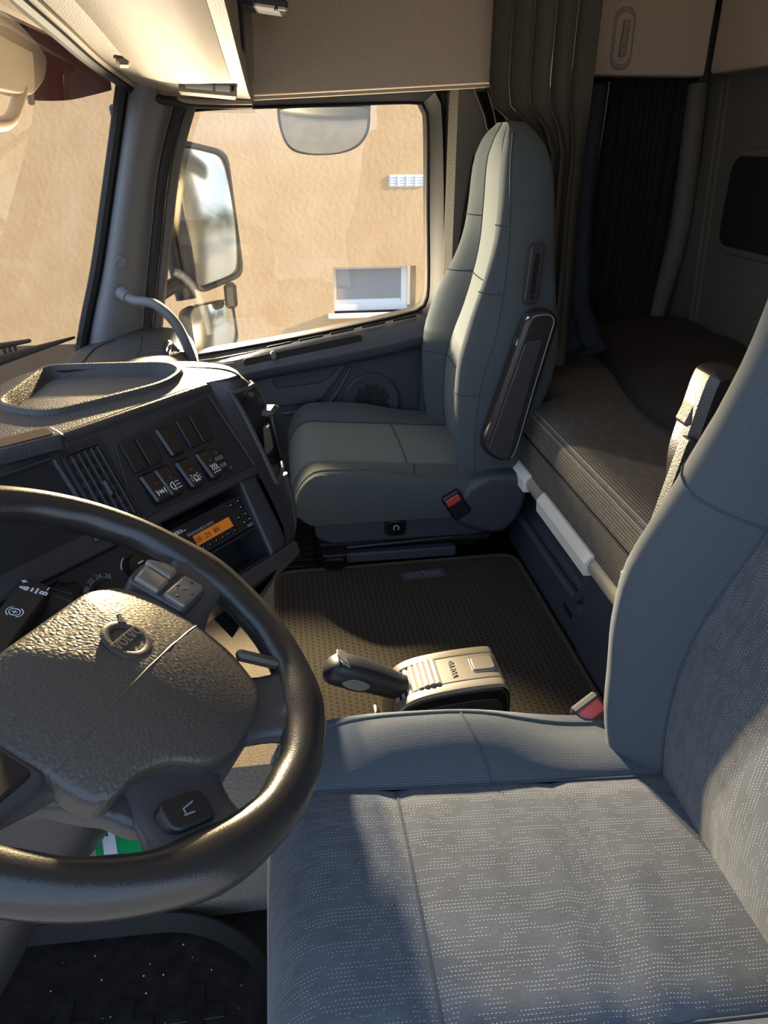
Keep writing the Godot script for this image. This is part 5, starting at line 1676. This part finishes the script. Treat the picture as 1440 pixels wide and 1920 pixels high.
func pad(outline: Array, c: Vector2) -> MB:
	var rows := []
	for q in [[1.0, -0.012, false], [1.0, -0.007, true], [0.992, -0.003, true], [0.975, -0.0008, true], [0.94, 0.0, true], [0.85, 0.0, true], [0.7, 0.0, true], [0.5, 0.0, true], [0.25, 0.0, true], [0.02, 0.0, true]]:
		var row := []
		for p in outline:
			var e: Vector2 = c + (p - c) * q[0]
			row.append(WF * Vector3(e.x, e.y, (hub_h(e.x, e.y) + q[1]) if q[2] else q[1]))
		rows.append(row)
	return loft(MB.new(), rows, true, true, true)

# ---------------------------------------------------------------- overhead console
func overhead() -> void:
	var o := thing("overhead_console", "beige overhead storage console above the windscreen with a reading lamp", "storage console", Vector3(-0.2, 1.15, -1.6))
	var F := [Vector3(-0.235, 1.088, -2.2), Vector3(-0.31, 1.113, -2.19), Vector3(-0.33, 1.128, -2.1), Vector3(-0.33, 1.145, -1.8), Vector3(-0.325, 1.172, -1.45), Vector3(-0.32, 1.2, -1.0), Vector3(-0.32, 1.21, -0.3)]
	var R := [Vector3(-0.032, 1.082, -2.16), Vector3(-0.034, 1.086, -2.12), Vector3(-0.038, 1.098, -2.03), Vector3(-0.046, 1.145, -1.75), Vector3(-0.056, 1.205, -1.45), Vector3(-0.066, 1.26, -1.0), Vector3(-0.07, 1.28, -0.3)]
	F = smooth(F, 5)
	R = smooth(R, 5)
	var rows := []
	for i in F.size():
		var row := []
		for k in 11:
			var t := k / 10.0
			var p: Vector3 = F[i].lerp(R[i], t)
			p.y -= 0.012 * sin(PI * t) * smoothstep(0.0, 10.0, i)
			row.append(p)
		row.append(R[i] + Vector3(0.004, 0.012, 0))
		row.append(R[i] + Vector3(0.0, 0.06, 0))
		row.append(Vector3(-0.05, R[i].y + 0.5, R[i].z))
		row.append(Vector3(-0.34, R[i].y + 0.5, R[i].z))
		row.append(F[i] + Vector3(-0.006, 0.02, 0))
		rows.append(row)
	part(o, "body", loft(MB.new(), rows, true, true, true), M.head_trim, 50.0)
	# padded lower flap
	rows = []
	for i in range(12, F.size()):
		var row := []
		for k in 9:
			var t := lerpf(0.22, 0.90, k / 8.0)
			var p: Vector3 = F[i].lerp(R[i], t)
			var e := sin(PI * k / 8.0)
			p.y -= 0.012 * sin(PI * t) + 0.002 + 0.016 * pow(maxf(e, 0.0), 0.45) * smoothstep(12.0, 14.0, i + 0.6)
			row.append(p)
		rows.append(row)
	lab(part(o, "flap", loft(MB.new(), rows, false), M.head_smooth, 60.0, false), "smooth cream padded flap")
	part(o, "flap_catch", box(MB.new(), fr(F[15].lerp(R[15], 0.2) + Vector3(0, -0.012, 0), Vector3(0.2, 0.1, 1), Vector3(0, 1, 0), Vector3(1, 0, -0.2)), Vector3(0.05, 0.016, 0.03), 0.007), M.head_smooth)
	# reading lamp
	var lf := fr(Vector3(-0.126, 1.1015, -2.0), Vector3(1, -0.08, 0), Vector3(0.07, 0.92, -0.38), Vector3(0.03, 0.38, 0.92))
	var lm := part(o, "reading_lamp", prism(MB.new(), lf, rrect(0.13, 0.036, 0.006, 3), -0.012, 0.006, 0.003), M.head_smooth)
	part(lm, "lens", prism(MB.new(), lf, shifted(rrect(0.062, 0.022, 0.003, 3), Vector2(-0.018, 0)), 0.002, 0.009, 0.002), M.lens)
	part(lm, "lens", prism(MB.new(), lf, shifted(rrect(0.034, 0.022, 0.003, 3), Vector2(0.034, 0)), 0.002, 0.009, 0.002), M.lens)
	part(lm, "switch", prism(MB.new(), lf, shifted(rrect(0.006, 0.014, 0.001, 2), Vector2(0.056, 0)), 0.002, 0.009, 0.001), M.black)
	# strips along the windscreen edge
	var s1 := []
	var s2 := []
	for p in [Vector3(-0.03, 1.081, -2.16), Vector3(-0.10, 1.081, -2.175), Vector3(-0.17, 1.083, -2.19)]:
		s1.append(p + Vector3(0, -0.004, 0.004))
		s2.append(p + Vector3(0, -0.008, -0.012))
	for i in F.size():
		s1.append(F[i] + Vector3(0.006, -0.004, 0))
		s2.append(F[i] + Vector3(-0.014, -0.006, 0.0))
	part(o, "edge_trim", tube(MB.new(), s1, 0.0065, 8), M.head_smooth)
	part(o, "edge_seal", tube(MB.new(), s2, 0.012, 8), M.rubber)
	# open shelf end beside the cloth panel
	var b := MB.new()
	prism(b, fr(Vector3(0, 0, -2.15), Vector3(1, 0, 0), Vector3(0, 1, 0), Vector3(0, 0, 1)), corners([Vector2(-0.05, 1.3), Vector2(-0.035, 1.12), Vector2(-0.022, 1.12), Vector2(-0.014, 1.3), Vector2(-0.014, 1.6), Vector2(-0.05, 1.6)], 0.004, 2), -0.02, 0.035, 0.003)
	part(o, "side_cheek", b, M.head_trim)
	part(o, "shelf_dark_slab", bx(-0.052, -0.037, 1.165, 1.7, -2.12, -1.9, 0.004), M.void)  # solid slab, coloured near-black for the shade inside the open shelf
	var hb := thing("roof_console", "dark plastic box end at the top edge above the cloth panel", "console", Vector3(0.0, 1.29, -1.95))
	part(hb, "housing", box(MB.new(), fr(Vector3(-0.005, 1.29, -1.95), Vector3(1, -0.12, 0.1), Vector3(0.12, 1, 0), Vector3(-0.1, 0, 1)), Vector3(0.13, 0.09, 0.12), 0.008), M.arm_plain)
	part(hb, "lip", box(MB.new(), fr(Vector3(0.027, 1.25, -1.9), Vector3(1, -0.12, 0.1), Vector3(0.12, 1, 0), Vector3(-0.1, 0, 1)), Vector3(0.07, 0.018, 0.03), 0.004), M.arm_plain)
	part(hb, "stud", lathe(MB.new(), fr(Vector3(0.036, 1.239, -1.892), Vector3(1, 0, 0), Vector3(0, 0, 1), Vector3(0, -1, 0)), [Vector2(0.004, 0.0), Vector2(0.004, 0.003), Vector2(0, 0.004)], 10), M.chrome)

# ---------------------------------------------------------------- gear selector
func gear_selector() -> void:
	var g := thing("gear_selector", "gear selector with silver top plate standing on the mat beside the driver seat", "gear lever", Vector3(0.26, 0.0, -1.03))
	var zf := fr(Vector3(0, 0, -1.03), Vector3(1, 0, 0), Vector3(0, 1, 0), Vector3(0, 0, 1))
	var side := smooth([Vector2(0.150, 0.002), Vector2(0.150, 0.07), Vector2(0.162, 0.115), Vector2(0.195, 0.140), Vector2(0.26, 0.152), Vector2(0.335, 0.155), Vector2(0.352, 0.148), Vector2(0.362, 0.12), Vector2(0.366, 0.002)], 5)
	part(g, "housing", prism(MB.new(), zf, side, -0.056, 0.056, 0.009, true), M.gloss, 50.0)
	var inset_pts := side.map(func(p): return Vector2(lerpf(0.26, p.x, 0.86), p.y * 0.84))
	part(g, "side_panel", prism(MB.new(), zf, inset_pts, 0.05, 0.0575, 0.002), M.panel, 50.0)
	# top plate following the housing, with a slot at its front
	var tp := smooth([Vector2(0.158, 0.112), Vector2(0.176, 0.134), Vector2(0.21, 0.148), Vector2(0.27, 0.157), Vector2(0.335, 0.160), Vector2(0.35, 0.155), Vector2(0.358, 0.142)], 6)
	var pl := MB.new()
	for e in [[-0.055, -0.034, 0, 37], [0.034, 0.055, 0, 37], [-0.0345, 0.0345, 15, 37]]:
		var rows := []
		for i in range(e[2], mini(e[3], tp.size())):
			var p: Vector2 = tp[i]
			rows.append([Vector3(p.x, p.y - 0.006, -1.03 + e[0]), Vector3(p.x, p.y, -1.03 + e[0] + 0.002), Vector3(p.x, p.y + 0.001, -1.03 + (e[0] + e[1]) / 2), Vector3(p.x, p.y, -1.03 + e[1] - 0.002), Vector3(p.x, p.y - 0.006, -1.03 + e[1])])
		loft(pl, rows, true, true, true)
	var tpl := part(g, "top_plate", pl, M.silver, 50.0)
	lab(tpl, "brushed silver top plate")
	var tf := fr(Vector3(0.268, 0.1585, -1.03), Vector3(0, 0, -1), Vector3(-0.995, -0.09, 0), Vector3(-0.09, 0.995, 0))
	words(tpl, "lettering", "VOLVO", tf, 0.0098, M.steel, 0.0008)
	var bf := fr(Vector3(0.322, 0.161, -1.033), Vector3(1, 0.05, 0), Vector3(0, 0, -1), Vector3(-0.05, 1, 0))
	part(tpl, "button_rim", prism(MB.new(), bf, rrect(0.044, 0.042, 0.006, 4), -0.002, 0.001, 0.0006), M.chrome)
	part(tpl, "button", prism(MB.new(), bf, rrect(0.038, 0.036, 0.005, 4), 0.0, 0.003, 0.001), M.silver)
	# pleated gaiter in the slot
	for i in 8:
		var t := i / 7.0
		var q := Vector2(0.168 + t * 0.068, 0.118 + 0.034 * sin(t * PI / 2))
		part(g, "gaiter_fold", tube(MB.new(), [Vector3(q.x, q.y, -1.063), Vector3(q.x, q.y, -0.997)], 0.0062, 8), M.beige_rail)
	# lever
	var a := Vector3(0.180, 0.126, -1.03)
	var e := Vector3(0.052, 0.182, -1.03)
	var ax := (e - a).normalized()
	var up := Vector3(0, 0, 1).cross(ax).normalized() * -1.0
	if up.y < 0: up = -up
	var rows := []
	for q in [[0.0, 0.016, 0.020, 0.0], [0.012, 0.0185, 0.022, 0.0], [0.03, 0.0195, 0.0235, 0.001], [0.06, 0.021, 0.0255, 0.003], [0.09, 0.0225, 0.0275, 0.004], [0.115, 0.0225, 0.0275, 0.003], [0.13, 0.0205, 0.025, 0.0005], [0.139, 0.016, 0.02, -0.003], [0.144, 0.009, 0.012, -0.006], [0.1455, 0.003, 0.004, -0.007]]:
		var row := []
		for k in 20:
			var t := TAU * k / 20
			row.append(a + ax * q[0] * 1.04 + up * (signf(sin(t)) * pow(absf(sin(t)), 0.8) * q[1] * 1.18 + q[3]) + Vector3(0, 0, signf(cos(t)) * pow(absf(cos(t)), 0.8) * q[2] * 1.08))
		rows.append(row)
	var lv := part(g, "lever", loft(MB.new(), rows, true, true, true), M.lever, 60.0)
	part(lv, "collar", tube(MB.new(), [a + ax * 0.002, a + ax * 0.010], 0.022, 20), M.panel)
	var cf := fr(a + ax * 0.120 + up * 0.0265, -ax + up * -0.35, Vector3(0, 0, -1), up - ax * -0.35)
	var cp := part(lv, "cap", prism(MB.new(), cf, rrect(0.042, 0.034, 0.013, 5), -0.006, 0.0025, 0.002), M.silver)
	part(cp, "cap_frame", tube(MB.new(), rrect(0.044, 0.036, 0.014, 5).map(func(p): return cf * Vector3(p.x, p.y, 0.0)), 0.0014, 6, true), M.chrome)
	strokes(cp, "symbol", Transform3D(cf.basis, cf * Vector3(0.004, -0.002, 0.0027)), [[Vector2(-0.004, -0.004), Vector2(0.0, -0.001), Vector2(-0.004, 0.002)], [Vector2(0.004, -0.002), Vector2(0.006, 0.0)]], 0.0009, M.ink)
	var sf := fr(a + ax * 0.095 + Vector3(0, 0, 0.0285), -ax, up, Vector3(0, 0, 1))
	part(lv, "side_button_rim", tube(MB.new(), smooth([Vector2(-0.028, -0.003), Vector2(-0.012, 0.012), Vector2(0.014, 0.013), Vector2(0.027, 0.004), Vector2(0.014, -0.010), Vector2(-0.012, -0.012)], 4, true).map(func(p): return sf * Vector3(p.x, p.y, 0.0)), 0.0014, 6, true), M.black)
	part(lv, "side_button", prism(MB.new(), sf, smooth([Vector2(-0.026, -0.003), Vector2(-0.011, 0.010), Vector2(0.013, 0.011), Vector2(0.025, 0.004), Vector2(0.013, -0.008), Vector2(-0.011, -0.010)], 4, true), -0.004, 0.003, 0.002), M.lever_button)
	part(lv, "trigger", box(MB.new(), fr(a + ax * 0.085 - up * 0.022, ax, up, Vector3(0, 0, 1)), Vector3(0.045, 0.012, 0.02), 0.004), M.black)
	part(g, "support", box(MB.new(), fr(Vector3(0.142, 0.055, -1.0), Vector3(0.95, 0.3, 0), Vector3(-0.3, 0.95, 0), Vector3(0, 0, 1)), Vector3(0.008, 0.11, 0.03), 0.002), M.black)

# ---------------------------------------------------------------- mirrors outside
func mirror_head(parent: Node3D, c: Vector3, nrm: Vector3, outline: Array, depth: float, glass: Material, name_: String, bend := 1.4) -> void:
	var ez := nrm.normalized()
	var ex := Vector3.UP.cross(ez).normalized()
	var f := fr(c, ex, ez.cross(ex), ez)
	outline = resample(outline, Vector2.ZERO, 72)
	var rows := []
	for q in [[0.55, -depth], [0.85, -depth * 0.8], [0.98, -depth * 0.4], [1.0, -0.012], [1.0, 0.0], [0.965, 0.003], [0.94, -0.003]]:
		var row := []
		for p in outline:
			var m := outline.size()
			row.append(f * Vector3(p.x * q[0], p.y * q[0], q[1]))
		rows.append(row)
	var h := part(parent, "housing", loft(MB.new(), rows, true, true, false), M.black, 50.0)
	var dome := []
	for q in 9:
		var s := 0.955 * (1.0 - q / 8.0) + 0.002
		var row := []
		for p in outline:
			var e: Vector2 = p * s
			row.append(f * Vector3(e.x, e.y, -0.003 + (outline[0].length_squared() * 0.9 - e.length_squared()) / (2.0 * bend)))
		dome.append(row)
	part(h, name_, loft(MB.new(), dome, true, true, true), glass, 60.0)

func mirrors() -> void:
	var m := thing("door_mirror", "tall black door mirror pair blazing with reflected sun outside the passenger window", "mirror", Vector3(-0.2, 0.4, -2.55))
	var nrm := Vector3(0.72, 0.07, 0.68)
	mirror_head(m, Vector3(-0.185, 0.775, -2.55), nrm, corners([Vector2(-0.115, 0.225), Vector2(0.105, 0.185), Vector2(0.108, -0.19), Vector2(-0.10, -0.222)], 0.04, 5), 0.09, M.dusty_mirror, "mirror_glass")
	mirror_head(m, Vector3(-0.21, 0.435, -2.55), nrm, rrect(0.2, 0.155, 0.035, 5), 0.09, M.dusty_mirror, "wide_angle_glass", 0.5)
	part(m, "arm", tube(MB.new(), smooth([Vector3(-0.46, 0.50, -2.38), Vector3(-0.36, 0.56, -2.48), Vector3(-0.29, 0.585, -2.58), Vector3(-0.25, 0.60, -2.6)], 6), 0.024, 10), M.black)
	part(m, "arm", tube(MB.new(), smooth([Vector3(-0.29, 1.02, -2.57), Vector3(-0.31, 0.9, -2.6), Vector3(-0.315, 0.7, -2.6), Vector3(-0.295, 0.52, -2.58)], 6), 0.034, 10), M.black)
	part(m, "joint", bx(-0.17, -0.13, 0.49, 0.57, -2.6, -2.55, 0.01), M.black)
	# kerb mirror over the door
	var k := thing("kerb_mirror", "wide rounded kerb mirror hanging outside the top of the door window", "mirror", Vector3(0.17, 1.0, -2.5))
	var ko := smooth([Vector2(-0.13, 0.05), Vector2(-0.10, 0.072), Vector2(0.12, 0.075), Vector2(0.138, 0.055), Vector2(0.134, 0.0), Vector2(0.10, -0.042), Vector2(0.03, -0.062), Vector2(-0.07, -0.06), Vector2(-0.115, -0.03)], 5, true)
	var kn := Vector3(-0.05, -0.72, 0.69).normalized()
	mirror_head(k, Vector3(0.168, 1.008, -2.5), kn, ko.map(func(p): return Vector2(p.x, p.y * 1.35)), 0.05, M.mirror, "mirror_glass")
	part(k, "bracket", tube(MB.new(), [Vector3(0.17, 1.07, -2.52), Vector3(0.17, 1.2, -2.45)], 0.02, 10), M.black)
	# outer sun visor over the windscreen
	var v := thing("sun_visor", "dark red outer sun visor over the windscreen corner", "sun visor", Vector3(-0.45, 1.1, -2.1))
	var path := smooth([Vector3(-0.52, 1.095, -1.62), Vector3(-0.52, 1.078, -1.8), Vector3(-0.51, 1.073, -2.0), Vector3(-0.47, 1.078, -2.14), Vector3(-0.425, 1.095, -2.25), Vector3(-0.392, 1.108, -2.31)], 5)
	var rows := []
	for i in path.size():
		var p: Vector3 = path[i]
		rows.append([p, p + Vector3(-0.01, 0.0, -0.006), Vector3(p.x * 0.97 - 0.02, 1.3, p.z), Vector3(p.x * 0.97 - 0.008, 1.3, p.z)])
	part(v, "blade", loft(MB.new(), rows, true, true, true), M.red_visor, 50.0)
	part(v, "bracket", box(MB.new(), fr(Vector3(-0.49, 1.16, -1.93), Vector3(0, 0, 1), Vector3(0.1, 1, 0), Vector3(-1, 0, 0)), Vector3(0.03, 0.2, 0.008), 0.003), M.black)
	# pale rounded plate with an arm, outside the windscreen corner
	var f := thing("pale_panel", "pale beige rounded panel with an arm at the top left outside the windscreen", "mirror", Vector3(-0.44, 1.1, -1.75))
	var fx := 0.71
	var po := [[1.30, -2.0], [1.278, -2.273], [1.264, -2.441], [1.231, -2.598], [1.202, -2.665], [1.145, -2.589], [1.099, -2.43], [1.097, -2.257], [1.099, -2.0]]
	var pts := []
	for q in po: pts.append(Vector2((q[1] + 2.4) * fx, (q[0] - 1.15) * fx))
	part(f, "shell", prism(MB.new(), fr(Vector3(-0.44, 1.0 + 0.15 * fx, -2.4 * fx), Vector3(0, 0, 1), Vector3(0, 1, 0), Vector3(1, 0, 0)), corners(pts, 0.03, 4), -0.03, 0.0, 0.004, true), M.beige_shell)
	part(f, "arm", tube(MB.new(), smooth([Vector3(-0.45, 1.08, -1.69), Vector3(-0.45, 1.05, -1.635), Vector3(-0.45, 1.026, -1.575), Vector3(-0.45, 1.018, -1.5), Vector3(-0.45, 1.018, -1.35)], 6), 0.012, 10), M.beige_shell)
	# lamp on the pillar outside
	var t := thing("marker_lamp", "small grey marker lamp outside beside the front pillar", "lamp", Vector3(-0.4, 1.03, -2.36))
	part(t, "lens", box(MB.new(), fr(Vector3(-0.398, 1.05, -2.37), Vector3(1, 0.1, 0), Vector3(-0.1, 1, 0), Vector3(0, 0, 1)), Vector3(0.03, 0.055, 0.03), 0.006), M.door)
	# wiper
	var w := thing("windscreen_wiper", "black windscreen wiper resting at the foot of the windscreen", "wiper", Vector3(-0.6, 0.53, -1.9))
	part(w, "blade", tube(MB.new(), [Vector3(-0.625, 0.565, -1.4), Vector3(-0.612, 0.562, -1.7), Vector3(-0.60, 0.532, -1.917), Vector3(-0.575, 0.492, -2.21)], [0.011, 0.011, 0.009, 0.004], 8), M.rubber)
	part(w, "arm", tube(MB.new(), [Vector3(-0.64, 0.60, -1.4), Vector3(-0.622, 0.592, -1.7), Vector3(-0.608, 0.552, -1.93)], [0.008, 0.008, 0.005], 8), M.black)
	for i in 3:
		part(w, "bridge", tube(MB.new(), [Vector3(-0.61, 0.55 - i * 0.006, -1.76 - i * 0.035), Vector3(-0.615, 0.585 - i * 0.008, -1.765 - i * 0.035)], 0.004, 6), M.rubber)

# ---------------------------------------------------------------- small things
func small_things() -> void:
	# woven mat on the tunnel
	var m := thing("tunnel_mat", "brown-black woven mat between the seats with a small badge", "mat", Vector3(0.28, 0, -1.35))
	var out := corners([Vector2(-0.045, -1.66), Vector2(0.586, -1.672), Vector2(0.586, -0.96), Vector2(-0.045, -0.99)], 0.05, 6)
	var mb := MB.new()
	prism(mb, fr(Vector3(0, -0.008, 0), Vector3(1, 0, 0), Vector3(0, 0, 1), Vector3(0, 1, 0)), out, 0.0, 0.009, 0.002)
	part(m, "weave", mb, M.mat_weave)
	part(m, "border", tube(MB.new(), out.map(func(p): return Vector3(p.x, 0.0, p.y)), 0.0055, 8, true), M.mat_edge)
	var bf := fr(Vector3(0.326, 0.001, -1.6), Vector3(-1, 0, 0.09), Vector3(0.09, 0, 1), Vector3(0, 1, 0))
	var bd := part(m, "badge", prism(MB.new(), bf, rrect(0.112, 0.034, 0.002, 2), 0.0, 0.003, 0.0008), M.door)
	words(bd, "lettering", "VOLVO", bf.translated_local(Vector3(0, 0, 0.0032)), 0.02, M.pillar)
	# rubber mat in the driver footwell
	var r := thing("rubber_mat", "black rubber tray mat with raised edge in the driver footwell", "mat", Vector3(-0.3, -0.36, -0.7))
	var ro := corners([Vector2(-0.62, -0.985), Vector2(-0.22, -0.975), Vector2(-0.08, -0.87), Vector2(-0.07, -0.3), Vector2(-0.62, -0.3)], 0.08, 6)
	var rb := MB.new()
	prism(rb, fr(Vector3(0, -0.36, 0), Vector3(1, 0, 0), Vector3(0, 0, 1), Vector3(0, 1, 0)), ro, 0.0, 0.008, 0.001)
	part(r, "base", rb, M.rubber_mat)
	var wall := []
	var w2 := inset(ro, 0.018)
	var rows := []
	var ra := []
	var rb2 := []
	var rc := []
	var rd := []
	for i in ro.size():
		ra.append(Vector3(ro[i].x, -0.355, ro[i].y))
		rb2.append(Vector3(ro[i].x, -0.315, ro[i].y))
		rc.append(Vector3(lerpf(ro[i].x, w2[i].x, 0.25), -0.315, lerpf(ro[i].y, w2[i].y, 0.25)))
		rd.append(Vector3(w2[i].x, -0.352, w2[i].y))
	part(r, "raised_edge", loft(MB.new(), [ra, rb2, rc, rd], true), M.rubber)
	for q in [[-0.335, -0.79], [-0.215, -0.80], [-0.44, -0.80], [-0.27, -0.60], [-0.4, -0.6], [-0.15, -0.62]]:
		var c := Vector2(q[0], q[1])
		var cross := [Vector2(-0.014, -0.05), Vector2(0.014, -0.05), Vector2(0.014, -0.014), Vector2(0.05, -0.014), Vector2(0.05, 0.014), Vector2(0.014, 0.014), Vector2(0.014, 0.05), Vector2(-0.014, 0.05), Vector2(-0.014, 0.014), Vector2(-0.05, 0.014), Vector2(-0.05, -0.014), Vector2(-0.014, -0.014)]
		part(r, "cross_rib", prism(MB.new(), fr(Vector3(c.x, -0.352, c.y), Vector3(1, 0, 0), Vector3(0, 0, 1), Vector3(0, 1, 0)), cross, 0.0, 0.004, 0.0015), M.rubber_mat)
	# grit on the rubber mat
	var rng := RandomNumberGenerator.new()
	rng.seed = 4
	var gb := MB.new()
	for i in 60:
		var p := Vector3(rng.randf_range(-0.5, -0.1), -0.3505, rng.randf_range(-0.93, -0.6))
		box(gb, Transform3D(Basis.from_euler(Vector3(0, rng.randf() * 3, 0)), p), Vector3(1, 0.6, 0.7) * rng.randf_range(0.0012, 0.003), 0.0003)
	var gr := part(r, "grit", gb, M.tape)
	gr.set_meta("kind", "stuff")
	# rubber mat on the passenger side
	var pm := thing("passenger_mat", "black gridded rubber mat in front of the passenger seat", "mat", Vector3(-0.2, -0.1, -1.95))
	part(pm, "base", bx(-0.6, 0.1, -0.1, -0.09, -2.2, -1.71, 0.003), M.rubber)
	var gb2 := MB.new()
	for i in 20: bx(-0.55 + i * 0.032, -0.545 + i * 0.032, -0.091, -0.082, -2.18, -1.72, 0.001, gb2)
	for i in 14: bx(-0.58, 0.09, -0.091, -0.082, -2.17 + i * 0.034, -2.165 + i * 0.034, 0.001, gb2)
	var gg := part(pm, "grid", gb2, M.rubber_mat)
	gg.set_meta("kind", "stuff")
	# grab handles
	var h := thing("grab_handle", "curved grey grab handle on the front pillar above the passenger dash", "handle", Vector3(-0.3, 0.5, -2.1))
	part(h, "bar", tube(MB.new(), smooth([Vector3(-0.41, 0.612, -2.16), Vector3(-0.375, 0.607, -2.11), Vector3(-0.32, 0.602, -2.08), Vector3(-0.275, 0.557, -2.07), Vector3(-0.25, 0.49, -2.075), Vector3(-0.235, 0.40, -2.1)], 6), 0.0135, 12), M.pillar)
	part(h, "foot", tube(MB.new(), [Vector3(-0.418, 0.616, -2.175), Vector3(-0.395, 0.61, -2.135)], [0.02, 0.0165], 12), M.pillar)
	var h2 := thing("entry_handle", "dark bent entry grab bar beside the passenger seat back", "handle", Vector3(0.44, 0.3, -2.2))
	part(h2, "bar", tube(MB.new(), smooth([Vector3(0.505, 0.495, -2.245), Vector3(0.475, 0.492, -2.225), Vector3(0.446, 0.465, -2.222), Vector3(0.438, 0.41, -2.222), Vector3(0.438, 0.3, -2.222), Vector3(0.435, 0.12, -2.222)], 6), 0.0135, 12), M.door_dark)
	# seat belt
	var b := thing("seat_belt", "dark seat belt strap running down behind the passenger backrest", "seat belt", Vector3(0.5, 0.4, -2.16))
	var path := [Vector3(0.58, 0.95, -2.23), Vector3(0.548, 0.72, -2.23), Vector3(0.518, 0.5, -2.228), Vector3(0.50, 0.3, -2.226), Vector3(0.49, 0.1, -2.226)]
	path = smooth(path, 5)
	rows = []
	for p in path:
		rows.append([p + Vector3(-0.02, 0, 0.004), p + Vector3(0.022, 0, 0.012), p + Vector3(0.022, 0, 0.010), p + Vector3(-0.02, 0, 0.002)])
	part(b, "strap", loft(MB.new(), rows, true, true, true), M.curtain_dark)
	# key ring with green tag hanging under the wheel
	var k := thing("key_tag", "bright green key tag with handwritten paper slip under the steering wheel", "key tag", Vector3(-0.178, 0.40, -0.519))
	var kf := fr(Vector3(-0.178, 0.41, -0.53), Vector3(0.93, -0.2, 0.3), Vector3(-0.25, 0.3, -0.92), Vector3(0.1, 0.93, 0.33))
	part(k, "tag", prism(MB.new(), kf, corners([Vector2(-0.03, -0.045), Vector2(0.045, -0.045), Vector2(0.05, 0.0), Vector2(0.03, 0.05), Vector2(-0.03, 0.05)], 0.006, 3), 0.0, 0.004, 0.001), M.green)
	var slip := part(k, "paper_slip", prism(MB.new(), kf, [Vector2(-0.022, -0.045), Vector2(-0.008, -0.045), Vector2(-0.008, 0.048), Vector2(-0.022, 0.048)], 0.003, 0.0048, 0.0003), M.paper)
	words(slip, "lettering", "51-TR-", Transform3D(kf.basis * Basis(Vector3(0, 0, 1), -PI / 2), kf * Vector3(-0.015, 0.008, 0.005)), 0.011, M.ink, 0.0002)
	strokes(k, "mark", Transform3D(kf.basis, kf * Vector3(0.005, 0.025, 0.0043)), [[Vector2(-0.004, 0.006), Vector2(0.004, -0.003)], [Vector2(-0.003, -0.002), Vector2(0.003, -0.004), Vector2(0.004, 0.003)]], 0.0006, M.ink)
	strokes(k, "mark", Transform3D(kf.basis, kf * Vector3(0.035, 0.0, 0.0043)), [[Vector2(-0.004, 0.004), Vector2(0.0, -0.002), Vector2(0.003, 0.003), Vector2(0.005, -0.003)]], 0.0006, M.ink)
	var ring := []
	for i in 24: ring.append(kf * Vector3(-0.036 + cos(TAU * i / 24) * 0.016, 0.0 + sin(TAU * i / 24) * 0.022, 0.003))
	part(k, "ring", tube(MB.new(), ring, 0.0012, 6, true), M.steel)
	var ring2 := []
	for i in 24: ring2.append(kf * Vector3(-0.05 + cos(TAU * i / 24) * 0.016, 0.005 + sin(TAU * i / 24) * 0.026, 0.001))
	part(k, "ring", tube(MB.new(), ring2, 0.001, 6, true), M.steel)
